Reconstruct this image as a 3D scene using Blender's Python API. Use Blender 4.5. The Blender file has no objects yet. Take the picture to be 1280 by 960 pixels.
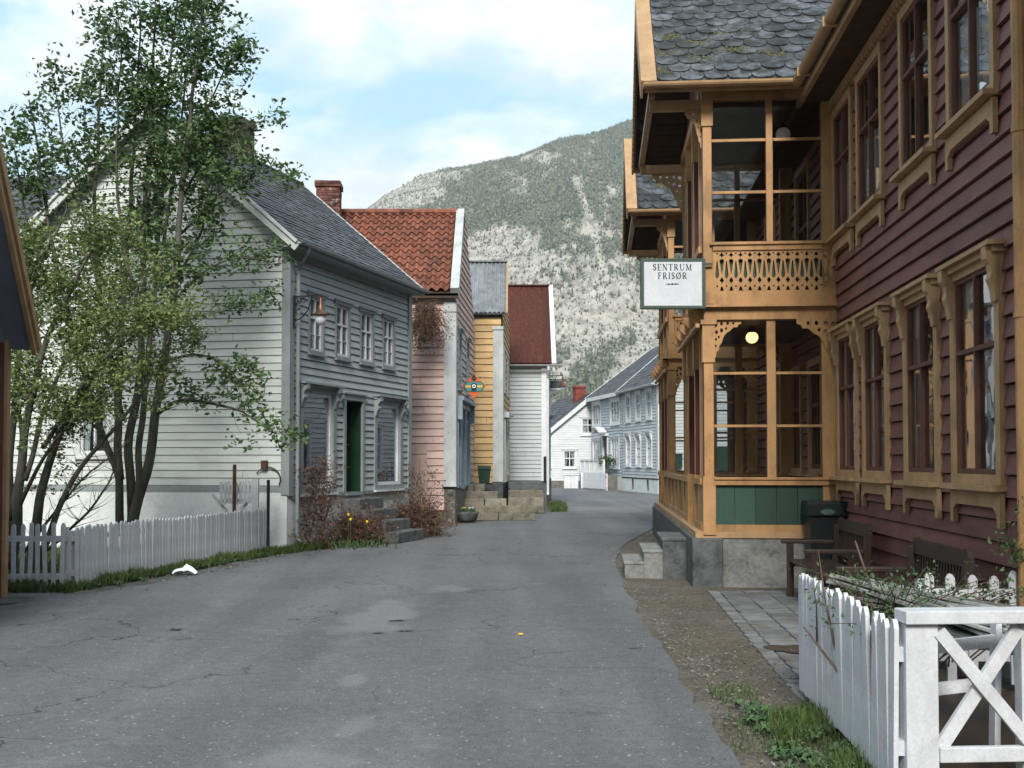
import bpy, math, random
from mathutils import Vector, noise
from mathutils.geometry import tessellate_polygon
R = random.Random(7)
scene = bpy.context.scene
COL = scene.collection

# ------------------------------------------------------------------ frames and mesh builder
class Fr:
    """a local frame: U along, V outwards, W up"""
    def __init__(s, O, U, V=None, W=(0, 0, 1)):
        s.O = Vector(O); s.U = Vector(U).normalized(); s.W = Vector(W).normalized()
        s.V = Vector(V).normalized() if V is not None else s.U.cross(s.W).normalized()
    def p(s, u, v, w): return s.O + s.U*u + s.V*v + s.W*w
    def at(s, u=0, v=0, w=0, rot=0.0):
        c, q = math.cos(rot), math.sin(rot)
        return Fr(s.p(u, v, w), s.U*c + s.V*q, s.V*c - s.U*q, s.W)
WORLD = Fr((0, 0, 0), (1, 0, 0), (0, 1, 0))

class MB:
    def __init__(s): s.v = []; s.f = []; s.t = []; s.m = []
    def add(s, vs, fs, t=None, mi=0):
        o = len(s.v); s.v.extend([tuple(x) for x in vs])
        if t is None: t = .5
        for f in fs:
            s.f.append(tuple(i+o for i in f)); s.t.append(t); s.m.append(mi)
    def box(s, F, u0, u1, v0, v1, w0, w1, t=None, mi=0):
        P = [F.p(u, v, w) for w in (w0, w1) for v in (v0, v1) for u in (u0, u1)]
        s.add(P, [(0,2,3,1), (4,5,7,6), (0,1,5,4), (2,6,7,3), (0,4,6,2), (1,3,7,5)], t, mi)
        return s
    def hexa(s, P, t=None, mi=0):
        s.add(P, [(0,1,2,3), (4,7,6,5), (0,4,5,1), (1,5,6,2), (2,6,7,3), (3,7,4,0)], t, mi)
    def poly(s, F, pts, v0, v1, t=None, mi=0):
        n = len(pts)
        A = [F.p(u, v0, w) for u, w in pts]; B = [F.p(u, v1, w) for u, w in pts]
        tr = tessellate_polygon([[Vector((u, w, 0)) for u, w in pts]])
        fs = [tuple(x) for x in tr] + [tuple(i+n for i in reversed(x)) for x in tr]
        fs += [(i, (i+1) % n, (i+1) % n+n, i+n) for i in range(n)]
        s.add(A+B, fs, t, mi)
        return s
    def fret(s, F, outer, holes, v0, v1, t=None, mi=0):
        loops = [outer]+holes
        flat = [q for l in loops for q in l]; n = len(flat)
        tr = tessellate_polygon([[Vector((u, w, 0)) for u, w in l] for l in loops])
        A = [F.p(u, v0, w) for u, w in flat]; B = [F.p(u, v1, w) for u, w in flat]
        fs = [tuple(x) for x in tr] + [tuple(i+n for i in reversed(x)) for x in tr]
        o = 0
        for l in loops:
            k = len(l)
            fs += [(o+i, o+(i+1) % k, o+(i+1) % k+n, o+i+n) for i in range(k)]; o += k
        s.add(A+B, fs, t, mi)
    def bar(s, a, b, w, h, up=(0, 0, 1), t=None, mi=0):
        a, b = Vector(a), Vector(b); d = (b-a)
        L = d.length; d.normalize(); up = Vector(up)
        x = d.cross(up)
        if x.length < 1e-4: x = d.cross(Vector((1, 0, 0)))
        x.normalize(); z = x.cross(d)
        s.box(Fr(a, d, x, z), 0, L, -w/2, w/2, -h/2, h/2, t, mi)
        return s
    def tube(s, pts, rad, n=6, t=None, mi=0, caps=True):
        pts = [Vector(p) for p in pts]
        if not hasattr(rad, '__len__'): rad = [rad]*len(pts)
        V = []; F = []
        ref = Vector((.3, .9, .2))
        for i, p in enumerate(pts):
            d = pts[min(i+1, len(pts)-1)]-pts[max(i-1, 0)]
            if d.length < 1e-6: d = Vector((0, 0, 1))
            d.normalize(); x = d.cross(ref)
            if x.length < .1: x = d.cross(Vector((1, 0, 0)))
            x.normalize(); y = d.cross(x); ref = y.cross(d)*1.0 if False else ref
            for k in range(n):
                a = 2*math.pi*k/n
                V.append(p+(x*math.cos(a)+y*math.sin(a))*rad[i])
        for i in range(len(pts)-1):
            for k in range(n):
                F.append((i*n+k, i*n+(k+1) % n, (i+1)*n+(k+1) % n, (i+1)*n+k))
        if caps:
            F.append(tuple(range(n))[::-1]); F.append(tuple((len(pts)-1)*n+k for k in range(n)))
        s.add(V, F, t, mi)
        return s
    def lathe(s, c, prof, n=16, t=None, mi=0):
        c = Vector(c); V = []; F = []
        for r, z in prof:
            for k in range(n):
                a = 2*math.pi*k/n; V.append(c+Vector((r*math.cos(a), r*math.sin(a), z)))
        for i in range(len(prof)-1):
            for k in range(n):
                F.append((i*n+k, i*n+(k+1) % n, (i+1)*n+(k+1) % n, (i+1)*n+k))
        s.add(V, F, t, mi)
        return s
    def build(s, name, mats, parent=None, smooth=False, base=None, bevel=0):
        if name in SPLIT and parent is not None:
            groups = s.clusters()
            if len(groups) > 1:
                last = None
                for fs in groups:
                    k = MB(); mp = {}
                    for i in fs:
                        f = []
                        for a in s.f[i]:
                            if a not in mp: mp[a] = len(k.v); k.v.append(s.v[a])
                            f.append(mp[a])
                        k.f.append(tuple(f)); k.t.append(s.t[i]); k.m.append(s.m[i])
                    last = k.build1(name, mats, parent, smooth, base, bevel)
                return last
        return s.build1(name, mats, parent, smooth, base, bevel)
    def clusters(s, tol=.03):
        n = len(s.v); par = list(range(n))
        def fd(a):
            while par[a] != a: par[a] = par[par[a]]; a = par[a]
            return a
        for f in s.f:
            r = fd(f[0])
            for a in f[1:]: par[fd(a)] = r
        comp = {}
        for i, f in enumerate(s.f): comp.setdefault(fd(f[0]), []).append(i)
        C = []
        for r, fs in comp.items():
            vs = [s.v[a] for i in fs for a in s.f[i]]
            C.append([fs, [min(v[k] for v in vs)-tol for k in range(3)], [max(v[k] for v in vs)+tol for k in range(3)]])
        q = list(range(len(C)))
        def fc(a):
            while q[a] != a: a = q[a]
            return a
        for i in range(len(C)):
            for j in range(i):
                if all(C[i][1][k] <= C[j][2][k] and C[j][1][k] <= C[i][2][k] for k in range(3)): q[fc(i)] = fc(j)
        out = {}
        for i in range(len(C)): out.setdefault(fc(i), []).extend(C[i][0])
        return list(out.values())
    def build1(s, name, mats, parent=None, smooth=False, base=None, bevel=0):
        root = parent
        while root is not None and root.parent is not None: root = root.parent
        off = root.location if root is not None else Vector(base if base is not None else (0, 0, 0))
        me = bpy.data.meshes.new(name)
        me.from_pydata([(x-off[0], y-off[1], z-off[2]) for x, y, z in s.v], [], s.f)
        if not isinstance(mats, (list, tuple)): mats = [mats]
        for m in mats: me.materials.append(m)
        at = me.attributes.new('tint', 'FLOAT', 'FACE'); at.data.foreach_set('value', s.t)
        me.polygons.foreach_set('material_index', s.m)
        if smooth: me.polygons.foreach_set('use_smooth', [True]*len(s.f))
        me.update()
        o = bpy.data.objects.new(name, me); COL.objects.link(o)
        if parent is not None: o.parent = parent
        else: o.location = off
        if bevel:
            b = o.modifiers.new('bevel', 'BEVEL'); b.width = bevel; b.segments = 2; b.limit_method = 'ANGLE'
        return o

SPLIT = {'corner_board', 'barge_board', 'gutter', 'joist_end', 'cabinet', 'mullion', 'ceiling', 'purlin', 'eave_bracket', 'cable_clip', 'foundation_vent', 'inner_board', 'pane', 'handrail', 'bracket', 'step', 'eave_board', 'base_board', 'foundation', 'rear_wall', 'veranda_railing', 'brace', 'sign_arm', 'side_panel', 'mounting_arm', 'door_cornice', 'rail', 'curtain', 'cable', 'chamfer'}
def tag(o, label=None, cat=None, group=None, kind=None):
    if label: o['label'] = label
    if cat: o['category'] = cat
    if group: o['group'] = group
    if kind: o['kind'] = kind
    return o
def thing(name, label, cat, loc, group=None):
    o = bpy.data.objects.new(name, None); COL.objects.link(o)
    o.location = loc; o.empty_display_size = .3
    return tag(o, label, cat, group)

# ------------------------------------------------------------------ materials
def lin(c):
    c /= 255.0
    return c/12.92 if c <= .04045 else ((c+.055)/1.055)**2.4
def rgb(r, g, b, k=1.0): return (lin(r)*k, lin(g)*k, lin(b)*k, 1)
def newmat(name):
    m = bpy.data.materials.new(name); m.use_nodes = True
    nt = m.node_tree; nt.nodes.clear()
    out = nt.nodes.new('ShaderNodeOutputMaterial')
    return m, nt, out
def N(nt, typ, **kw):
    n = nt.nodes.new(typ)
    for k, v in kw.items():
        if k in n.inputs.keys(): n.inputs[k].default_value = v
        else: setattr(n, k, v)
    return n
def mixc(nt, fac, a, b, mode='MIX'):
    n = nt.nodes.new('ShaderNodeMix'); n.data_type = 'RGBA'; n.blend_type = mode
    for s, v in ((n.inputs[0], fac), (n.inputs[6], a), (n.inputs[7], b)):
        if hasattr(v, 'links') or hasattr(v, 'is_linked'): nt.links.new(v, s)
        else: s.default_value = v
    return n.outputs[2]
def ramp(nt, val, stops):
    r = nt.nodes.new('ShaderNodeValToRGB'); e = r.color_ramp.elements
    e[0].position, e[0].color = stops[0][0], stops[0][1]
    e[1].position, e[1].color = stops[-1][0], stops[-1][1]
    for p, c in stops[1:-1]:
        x = e.new(p); x.color = c
    nt.links.new(val, r.inputs[0]); return r.outputs[0]
def g(v): return (v, v, v, 1)
def coords(nt, scale=(1, 1, 1)):
    tc = nt.nodes.new('ShaderNodeTexCoord'); mp = nt.nodes.new('ShaderNodeMapping')
    mp.inputs['Scale'].default_value = scale
    nt.links.new(tc.outputs['Object'], mp.inputs[0]); return mp.outputs[0]
def noi(nt, vec, scale, detail=4, rough=.6, dist=0):
    n = nt.nodes.new('ShaderNodeTexNoise'); n.inputs['Scale'].default_value = scale
    n.inputs['Detail'].default_value = detail; n.inputs['Roughness'].default_value = rough
    n.inputs['Distortion'].default_value = dist
    nt.links.new(vec, n.inputs['Vector']); return n.outputs[0]
def bumpn(nt, h, strength, dist=.01):
    b = nt.nodes.new('ShaderNodeBump'); b.inputs['Strength'].default_value = strength
    b.inputs['Distance'].default_value = dist
    nt.links.new(h, b.inputs['Height']); return b.outputs[0]
def surf(name, col, col2=None, nscale=3.0, lo=.4, hi=.65, tint=.25, rough=.7, spec=.3, fine=60, fineamt=.12,
         bump=.2, bdist=.004, stretch=(1, 1, 1), dirt=None, dirtscale=1.2, dirtlo=.52, dirthi=.72, metal=0, coat=0):
    """painted / weathered surface: two tones by noise, per-piece tint, fine grain, optional dirt blotches"""
    m, nt, out = newmat(name)
    b = N(nt, 'ShaderNodeBsdfPrincipled'); b.inputs['Roughness'].default_value = rough
    b.inputs['Specular IOR Level'].default_value = spec; b.inputs['Metallic'].default_value = metal
    v = coords(nt, stretch)
    n1 = noi(nt, v, nscale)
    c = mixc(nt, ramp(nt, n1, [(lo, g(0)), (hi, g(1))]), col, col2 or col)
    if dirt:
        n3 = noi(nt, v, dirtscale, 6, .7)
        c = mixc(nt, ramp(nt, n3, [(dirtlo, g(0)), (dirthi, g(1))]), c, dirt)
    n2 = noi(nt, v, fine, 3, .7)
    k = ramp(nt, n2, [(.25, g(1-fineamt)), (.75, g(1+fineamt))])
    c = mixc(nt, 1.0, c, k, 'MULTIPLY')
    a = nt.nodes.new('ShaderNodeAttribute'); a.attribute_name = 'tint'
    k2 = ramp(nt, a.outputs['Fac'], [(0, g(1-tint)), (1, g(1+tint))])
    # colour ramps clamp at 1 so tint by multiplying twice the half value
    mm = N(nt, 'ShaderNodeMath', operation='MULTIPLY_ADD'); mm.inputs[1].default_value = 2*tint; mm.inputs[2].default_value = 1-tint
    nt.links.new(a.outputs['Fac'], mm.inputs[0])
    vm = nt.nodes.new('ShaderNodeVectorMath'); vm.operation = 'SCALE'
    nt.links.new(c, vm.inputs[0]); nt.links.new(mm.outputs[0], vm.inputs['Scale'])
    nt.links.new(vm.outputs[0], b.inputs['Base Color'])
    if bump: nt.links.new(bumpn(nt, n2, bump, bdist), b.inputs['Normal'])
    nt.links.new(b.outputs[0], out.inputs[0]); m['col'] = 1
    return m

def glassmat(name, base=.12, tintc=(.9, .93, .95, 1), wob=.15):
    m, nt, out = newmat(name)
    fr = N(nt, 'ShaderNodeFresnel'); fr.inputs['IOR'].default_value = 1.5
    v = coords(nt); n = noi(nt, v, 2.2, 2, .5)
    bn = bumpn(nt, n, wob, .02)
    ad = N(nt, 'ShaderNodeMath', operation='ADD', use_clamp=True); ad.inputs[1].default_value = base
    nt.links.new(fr.outputs[0], ad.inputs[0])
    t = N(nt, 'ShaderNodeBsdfTransparent'); t.inputs[0].default_value = tintc
    gl = N(nt, 'ShaderNodeBsdfGlossy'); gl.inputs['Roughness'].default_value = .015
    gl.inputs[0].default_value = (.95, .97, 1, 1); nt.links.new(bn, gl.inputs['Normal'])
    mx = N(nt, 'ShaderNodeMixShader')
    nt.links.new(ad.outputs[0], mx.inputs[0]); nt.links.new(t.outputs[0], mx.inputs[1]); nt.links.new(gl.outputs[0], mx.inputs[2])
    nt.links.new(mx.outputs[0], out.inputs[0]); return m
def leafmat(name, dark, light, trans=.25):
    m, nt, out = newmat(name)
    a = nt.nodes.new('ShaderNodeAttribute'); a.attribute_name = 'tint'
    c = mixc(nt, a.outputs['Fac'], dark, light)
    b = N(nt, 'ShaderNodeBsdfPrincipled'); b.inputs['Roughness'].default_value = .55; b.inputs['Specular IOR Level'].default_value = .3
    t = N(nt, 'ShaderNodeBsdfTranslucent'); mx = N(nt, 'ShaderNodeMixShader'); mx.inputs[0].default_value = trans
    nt.links.new(c, b.inputs['Base Color']); nt.links.new(c, t.inputs[0])
    nt.links.new(b.outputs[0], mx.inputs[1]); nt.links.new(t.outputs[0], mx.inputs[2])
    nt.links.new(mx.outputs[0], out.inputs[0]); return m
def emis(name, col, s):
    m, nt, out = newmat(name)
    b = N(nt, 'ShaderNodeBsdfPrincipled'); b.inputs['Base Color'].default_value = (.8, .75, .65, 1)
    b.inputs['Emission Color'].default_value = col; b.inputs['Emission Strength'].default_value = s
    nt.links.new(b.outputs[0], out.inputs[0]); return m

WD = (1, 1, 8)
M = {}
M['red'] = surf('maroon_paint', (.18, .078, .066, 1), (.13, .054, .048, 1), 2.0, tint=.14, rough=.55, stretch=(1, 1, 3), dirt=(.15, .075, .07, 1), dirtlo=.6, dirthi=.8)
M['dark'] = surf('dark_gap', (.02, .018, .017, 1), rough=.9, bump=0)
M['reddark'] = surf('maroon_trim', (.10, .025, .022, 1), (.075, .02, .018, 1), rough=.5)
M['sash'] = surf('sash_paint', (.13, .055, .038, 1), (.10, .043, .03, 1), 6, rough=.6)
M['ochre'] = surf('ochre_paint', (.42, .235, .10, 1), (.33, .18, .074, 1), 4, tint=.14, rough=.55, dirt=(.20, .12, .06, 1), dirtscale=4, dirtlo=.52, dirthi=.78, stretch=(1, 1, .5))
M['ochre2'] = surf('ochre_trim_pale', (.42, .265, .14, 1), (.33, .205, .105, 1), 4, tint=.12, rough=.6, dirt=(.2, .13, .08, 1), dirtscale=3, dirtlo=.58, dirthi=.85)
M['green'] = surf('green_panel_paint', (.033, .07, .052, 1), (.026, .055, .042, 1), 3, tint=.15, rough=.6, stretch=(1, 1, .4))
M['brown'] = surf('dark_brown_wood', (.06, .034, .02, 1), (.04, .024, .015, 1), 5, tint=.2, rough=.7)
M['benchwood'] = surf('bench_wood', (.045, .028, .022, 1), (.03, .02, .017, 1), 8, tint=.25, rough=.5)
M['grey'] = surf('grey_paint', (.36, .39, .395, 1), (.32, .35, .355, 1), 1.5, tint=.09, rough=.6, stretch=(1, 1, 3), dirt=(.2, .215, .215, 1), dirtlo=.55, dirthi=.8)
M['greytrim'] = surf('grey_trim', (.25, .275, .275, 1), (.21, .235, .235, 1), 3, tint=.1, rough=.6)
M['pale'] = surf('pale_green_white_paint', (.56, .585, .56, 1), (.47, .495, .475, 1), 1.4, tint=.06, rough=.6, stretch=(1, 1, 3), dirt=(.38, .42, .37, 1), dirtlo=.55, dirthi=.8)
M['white'] = surf('white_paint', (.64, .65, .66, 1), (.56, .57, .59, 1), 3, tint=.06, rough=.5, dirt=(.5, .5, .48, 1), dirtscale=4, dirtlo=.62, dirthi=.85)
M['white2'] = surf('worn_white_board', (.45, .47, .47, 1), (.34, .36, .36, 1), 3, tint=.08, rough=.65, stretch=(1, 1, .5), dirt=(.27, .27, .26, 1), dirtscale=5, dirtlo=.58, dirthi=.75)
M['fence'] = surf('white_fence_paint', (.57, .58, .61, 1), (.47, .48, .50, 1), 5, tint=.09, rough=.55, dirt=(.28, .28, .24, 1), dirtscale=9, dirtlo=.58, dirthi=.8)
M['pink'] = surf('pink_paint', (.56, .40, .35, 1), (.49, .34, .30, 1), 1.6, tint=.09, rough=.65, stretch=(1, 1, 3), dirt=(.42, .30, .27, 1), dirtlo=.56, dirthi=.8)
M['yellow'] = surf('yellow_paint', (.50, .34, .165, 1), (.42, .27, .12, 1), 1.6, tint=.13, rough=.65, stretch=(1, 1, 3), dirt=(.6, .42, .2, 1), dirtlo=.55, dirthi=.7)
M['ltgrey'] = surf('light_grey_paint', (.46, .49, .50, 1), (.41, .44, .45, 1), 1.6, tint=.06, rough=.65, stretch=(1, 1, 3))
M['bluegrey'] = surf('blue_grey_paint', (.40, .45, .49, 1), (.35, .40, .44, 1), 1.6, tint=.06, rough=.65, stretch=(1, 1, 3))
M['housewhite'] = surf('house_white_paint', (.60, .61, .62, 1), (.53, .54, .55, 1), 1.6, tint=.04, rough=.6, stretch=(1, 1, 3))
M['slate'] = surf('slate', (.048, .054, .064, 1), (.085, .093, .106, 1), 2.2, tint=.5, rough=.6, spec=.35, dirt=(.035, .035, .033, 1), dirtscale=5, dirtlo=.45, dirthi=.62, bump=.5, fine=30, fineamt=.3)
M['slate2'] = surf('lichen_slate', (.055, .063, .073, 1), (.11, .122, .138, 1), 2.0, tint=.45, rough=.6, spec=.35, dirt=(.018, .018, .016, 1), dirtscale=4.2, dirtlo=.40, dirthi=.56, bump=.6, fine=26, fineamt=.35)
M['moss'] = surf('moss', (.13, .12, .055, 1), (.07, .075, .03, 1), 20, rough=.95, bump=.8, bdist=.02)
M['tile'] = surf('red_clay_tile', (.235, .082, .046, 1), (.16, .055, .036, 1), 4, tint=.3, rough=.75, dirt=(.07, .04, .032, 1), dirtscale=3.5, dirtlo=.48, dirthi=.68, fineamt=.2)
M['corr'] = surf('grey_corrugated_iron', (.17, .185, .20, 1), (.24, .255, .27, 1), 3, tint=.15, rough=.55, dirt=(.10, .10, .10, 1), dirtscale=5, dirtlo=.5, dirthi=.7, stretch=(1, 1, .4))
M['rust'] = surf('rusty_corrugated_iron', (.085, .024, .016, 1), (.045, .014, .011, 1), 3, tint=.2, rough=.7, dirt=(.14, .05, .025, 1), dirtscale=1.6, dirtlo=.52, dirthi=.76, stretch=(5, 5, .3), fineamt=.25)
M['brick'] = surf('chimney_brick', (.15, .06, .045, 1), (.07, .035, .03, 1), 6, tint=.5, rough=.9, dirt=(.3, .27, .25, 1), dirtscale=5, dirtlo=.55, dirthi=.62)
M['redbrick'] = surf('red_brick', (.24, .06, .045, 1), (.19, .05, .04, 1), 6, tint=.2, rough=.9)
M['oldbrick'] = surf('mossy_brick', (.10, .085, .06, 1), (.06, .07, .04, 1), 6, tint=.3, rough=.95)
M['plaster'] = surf('white_plaster', (.62, .64, .63, 1), (.54, .56, .55, 1), 2, tint=0, rough=.85, dirt=(.40, .41, .38, 1), dirtscale=1.5, dirtlo=.55, dirthi=.8, bump=.5, fine=25)
M['concrete'] = surf('rough_concrete', (.22, .22, .21, 1), (.15, .155, .155, 1), 4, tint=.1, rough=.9, dirt=(.07, .07, .065, 1), dirtscale=5, dirtlo=.55, dirthi=.72, bump=.8, fine=18, bdist=.02, fineamt=.25)
M['dkconc'] = surf('dark_concrete', (.11, .115, .118, 1), (.07, .075, .078, 1), 4, tint=.1, rough=.9, dirt=(.035, .035, .03, 1), dirtscale=4, dirtlo=.55, dirthi=.72, bump=.8, fine=18, bdist=.02, fineamt=.25)
M['stone'] = surf('sandy_stone', (.21, .19, .15, 1), (.15, .14, .11, 1), 4, tint=.25, rough=.9, dirt=(.10, .095, .07, 1), dirtscale=4, dirtlo=.52, dirthi=.7, bump=.8, fine=18, bdist=.02, fineamt=.25)
M['rubble'] = surf('rubble_stone', (.17, .16, .14, 1), (.10, .097, .085, 1), 5, tint=.4, rough=.9, bump=.8, fine=18, bdist=.02, fineamt=.25)
M['metal'] = surf('galvanised', (.35, .37, .38, 1), (.3, .32, .33, 1), 4, rough=.45, metal=.3)
M['iron'] = surf('black_iron', (.02, .02, .022, 1), rough=.5, bump=0)
M['rustpost'] = surf('rusty_post', (.12, .055, .025, 1), (.07, .035, .02, 1), 12, rough=.9)
M['copper'] = surf('copper', (.20, .10, .06, 1), (.14, .07, .045, 1), 8, rough=.4, metal=.6)
M['globe'] = surf('white_glass_globe', (.7, .72, .72, 1), rough=.2, spec=.6, bump=0)
M['bin'] = surf('dark_plastic', (.012, .018, .018, 1), (.010, .014, .014, 1), 4, rough=.45, bump=0)
M['binlabel'] = surf('pale_green_sticker', (.05, .10, .085, 1), (.09, .14, .12, 1), 20, rough=.6, bump=0)
M['greendoor'] = surf('green_door_paint', (.014, .048, .024, 1), (.011, .036, .018, 1), 3, rough=.4)
M['darkgreen'] = surf('dark_green_paint', (.02, .05, .035, 1), rough=.5)
M['browndoor'] = surf('red_brown_door', (.20, .06, .035, 1), rough=.5)
M['bluetrim'] = surf('blue_grey_trim', (.24, .30, .34, 1), (.2, .25, .29, 1), 4, rough=.6, dirt=(.1, .11, .12, 1), dirtscale=5, dirtlo=.6, dirthi=.75)
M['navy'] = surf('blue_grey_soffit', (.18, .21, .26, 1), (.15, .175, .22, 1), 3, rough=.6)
M['darkred'] = surf('dark_red_wall', (.08, .02, .02, 1), rough=.6)
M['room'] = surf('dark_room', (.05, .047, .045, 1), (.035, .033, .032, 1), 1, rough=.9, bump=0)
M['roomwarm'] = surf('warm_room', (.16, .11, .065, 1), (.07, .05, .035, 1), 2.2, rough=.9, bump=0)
M['redglass'] = glassmat('old_window_glass', .25, wob=.2)
M['curtain'] = surf('net_curtain', (.68, .69, .68, 1), (.55, .57, .57, 1), 9, rough=.9, bump=0, stretch=(1, 1, .2))
M['glass'] = glassmat('window_glass', .12)
M['shopglass'] = glassmat('shop_glass', .38, wob=.03)
M['porchglass'] = glassmat('porch_glass', .0, (.82, .84, .84, 1), wob=.03)
M['leaf'] = leafmat('rowan_leaf', (.03, .065, .024, 1), (.13, .215, .065, 1))
M['leaf2'] = leafmat('lilac_leaf', (.07, .10, .03, 1), (.26, .32, .11, 1))
M['leaf3'] = leafmat('rose_leaf', (.03, .07, .025, 1), (.11, .19, .08, 1))
M['grass'] = leafmat('grass_blade', (.035, .05, .016, 1), (.10, .155, .045, 1))
M['bark'] = surf('bark', (.095, .088, .07, 1), (.055, .052, .043, 1), 9, tint=.2, rough=.95, stretch=(1, 1, .3), bump=1, bdist=.02, fine=30, dirt=(.10, .11, .07, 1), dirtscale=4)
M['twig'] = surf('dry_twig', (.10, .062, .045, 1), (.06, .04, .03, 1), 12, tint=.5, rough=.9, bump=0)
M['dryleaf'] = leafmat('dead_leaf', (.05, .022, .014, 1), (.17, .085, .045, 1), .1)
M['pole'] = surf('weathered_lath', (.30, .30, .29, 1), (.09, .09, .085, 1), 5, tint=.5, rough=.8)
M['lamp'] = emis('lit_globe', (1, .62, .26, 1), 1.15)
M['lampoff'] = emis('unlit_globe', (1, .9, .8, 1), .02)
M['signface'] = surf('sign_face', (.56, .58, .61, 1), (.50, .52, .55, 1), 3, rough=.4, bump=0, dirt=(.55, .57, .58, 1), dirtscale=4, dirtlo=.55, dirthi=.8)
M['signframe'] = surf('sign_frame', (.045, .075, .06, 1), rough=.5, bump=0)
M['ink'] = surf('black_lettering', (.02, .02, .02, 1), rough=.5, bump=0)
def flatm(n, c): M[n] = surf(n, c, rough=.5, bump=0)
flatm('orange', (.55, .10, .02, 1)); flatm('teal', (.06, .20, .19, 1)); flatm('signyellow', (.6, .42, .08, 1)); flatm('tulipred', (.6, .02, .02, 1)); flatm('tulipyellow', (.8, .5, .03, 1))
flatm('plastic', (.8, .82, .84, 1)); flatm('violet', (.3, .25, .6, 1)); flatm('soil', (.05, .035, .025, 1))

# ------------------------------------------------------------------ building helpers
def clap(mb, F, z0, z1, uL, uR, openings, pitch=.14, lap=.026, gap=.012, jit=.0, v=0.0):
    """horizontal lapped boards between uL(z) and uR(z), cut round the openings"""
    z = z0; row = 0
    while z < z1-1e-4:
        a, b = z, min(z+pitch, z1)
        a2 = a+gap
        t = .5+R.uniform(-.5, .5)
        W0, W1 = uL(z0), uR(z0); nj = int((W1-W0)/3.4); joints = sorted(R.uniform(W0, W1) for _ in range(nj)); tj = [R.uniform(-.3, .3) for _ in range(nj+1)]
        cuts = sorted({a2, b} | {q for o in openings for q in (o[2], o[3]) if a2 < q < b})
        for c, d in zip(cuts[:-1], cuts[1:]):
            m = (c+d)/2
            spans = [(0.0, 1.0)]
            l0, r0 = uL(c), uR(c); l1, r1 = uL(d), uR(d)
            segs = [[l0, r0, l1, r1]]
            for o in openings:
                if o[2]-1e-6 <= m <= o[3]+1e-6:
                    ns = []
                    for s in segs:
                        if o[0] > s[0] and o[0] < s[1]: ns.append([s[0], o[0], s[2], o[0]])
                        if o[1] < s[1] and o[1] > s[0]: ns.append([o[1], s[1], o[1], s[3]])
                        if o[1] <= s[0] or o[0] >= s[1]: ns.append(s)
                    segs = ns
            for uj in joints:
                ns = []
                for s in segs:
                    if s[0]+.15 < uj < s[1]-.15 and s[2] < uj < s[3]: ns.append([s[0], uj-.003, s[2], uj-.003]); ns.append([uj+.003, s[1], uj+.003, s[3]])
                    else: ns.append(s)
                segs = ns
            for s in segs:
                if s[1]-s[0] < .005 and s[3]-s[2] < .005: continue
                vc = v+lap*(b-c)/pitch+.004; vd = v+lap*(b-d)/pitch+.004
                j = R.uniform(-jit, jit); tt = min(1, max(0, t+tj[sum(1 for uj in joints if uj < s[0]+.01)]))
                P = [F.p(s[0], v-.004, c), F.p(s[1], v-.004, c), F.p(s[0], vc, c+j), F.p(s[1], vc, c+R.uniform(-jit, jit)),
                     F.p(s[2], vd, d), F.p(s[3], vd, d)]
                mb.add(P, [(0, 1, 3, 2), (2, 3, 5, 4)], tt)
        z += pitch; row += 1
def backing(mb, F, z0, z1, uL, uR, openings, v=-.004, steps=None):
    zs = {z0, z1} | {q for o in openings for q in (o[2], o[3]) if z0 < q < z1} | set(steps or [])
    zs = sorted(zs)
    for c, d in zip(zs[:-1], zs[1:]):
        m = (c+d)/2; segs = [[uL(c), uR(c), uL(d), uR(d)]]
        for o in openings:
            if o[2] <= m <= o[3]:
                ns = []
                for s in segs:
                    if s[0] < o[0] < s[1]: ns.append([s[0], o[0], s[2], o[0]])
                    if s[0] < o[1] < s[1]: ns.append([o[1], s[1], o[1], s[3]])
                    if o[1] <= s[0] or o[0] >= s[1]: ns.append(s)
                segs = ns
        for s in segs: mb.add([F.p(s[0], v, c), F.p(s[1], v, c), F.p(s[3], v, d), F.p(s[2], v, d)], [(0, 1, 2, 3)])
def wall(th, F, z0, z1, u0, u1, openings=(), mat='grey', pitch=.14, gable=None, lap=.026, gap=.012, jit=0, name='wall'):
    """gable=(apex_u, apex_z): triangle above z1"""
    mb = MB()
    L = lambda z: u0
    Rr = lambda z: u1
    if gable:
        au, az = gable; zt = az
        L = lambda z: u0 if z <= z1 else u0+(au-u0)*(z-z1)/(az-z1)
        Rr = lambda z: u1 if z <= z1 else u1+(au-u1)*(z-z1)/(az-z1)
    else: zt = z1
    clap(mb, F, z0, zt-.02 if gable else zt, L, Rr, openings, pitch, lap, gap, jit)
    w = mb.build(name, M[mat], th)
    bk = MB(); backing(bk, F, z0, zt, L, Rr, openings, steps=[z1])
    bk.build('lap_shade_backing', M['dark'], w)  # dark sheet seen through board gaps draws the dirt and shadow lines under laps
    return w
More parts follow.
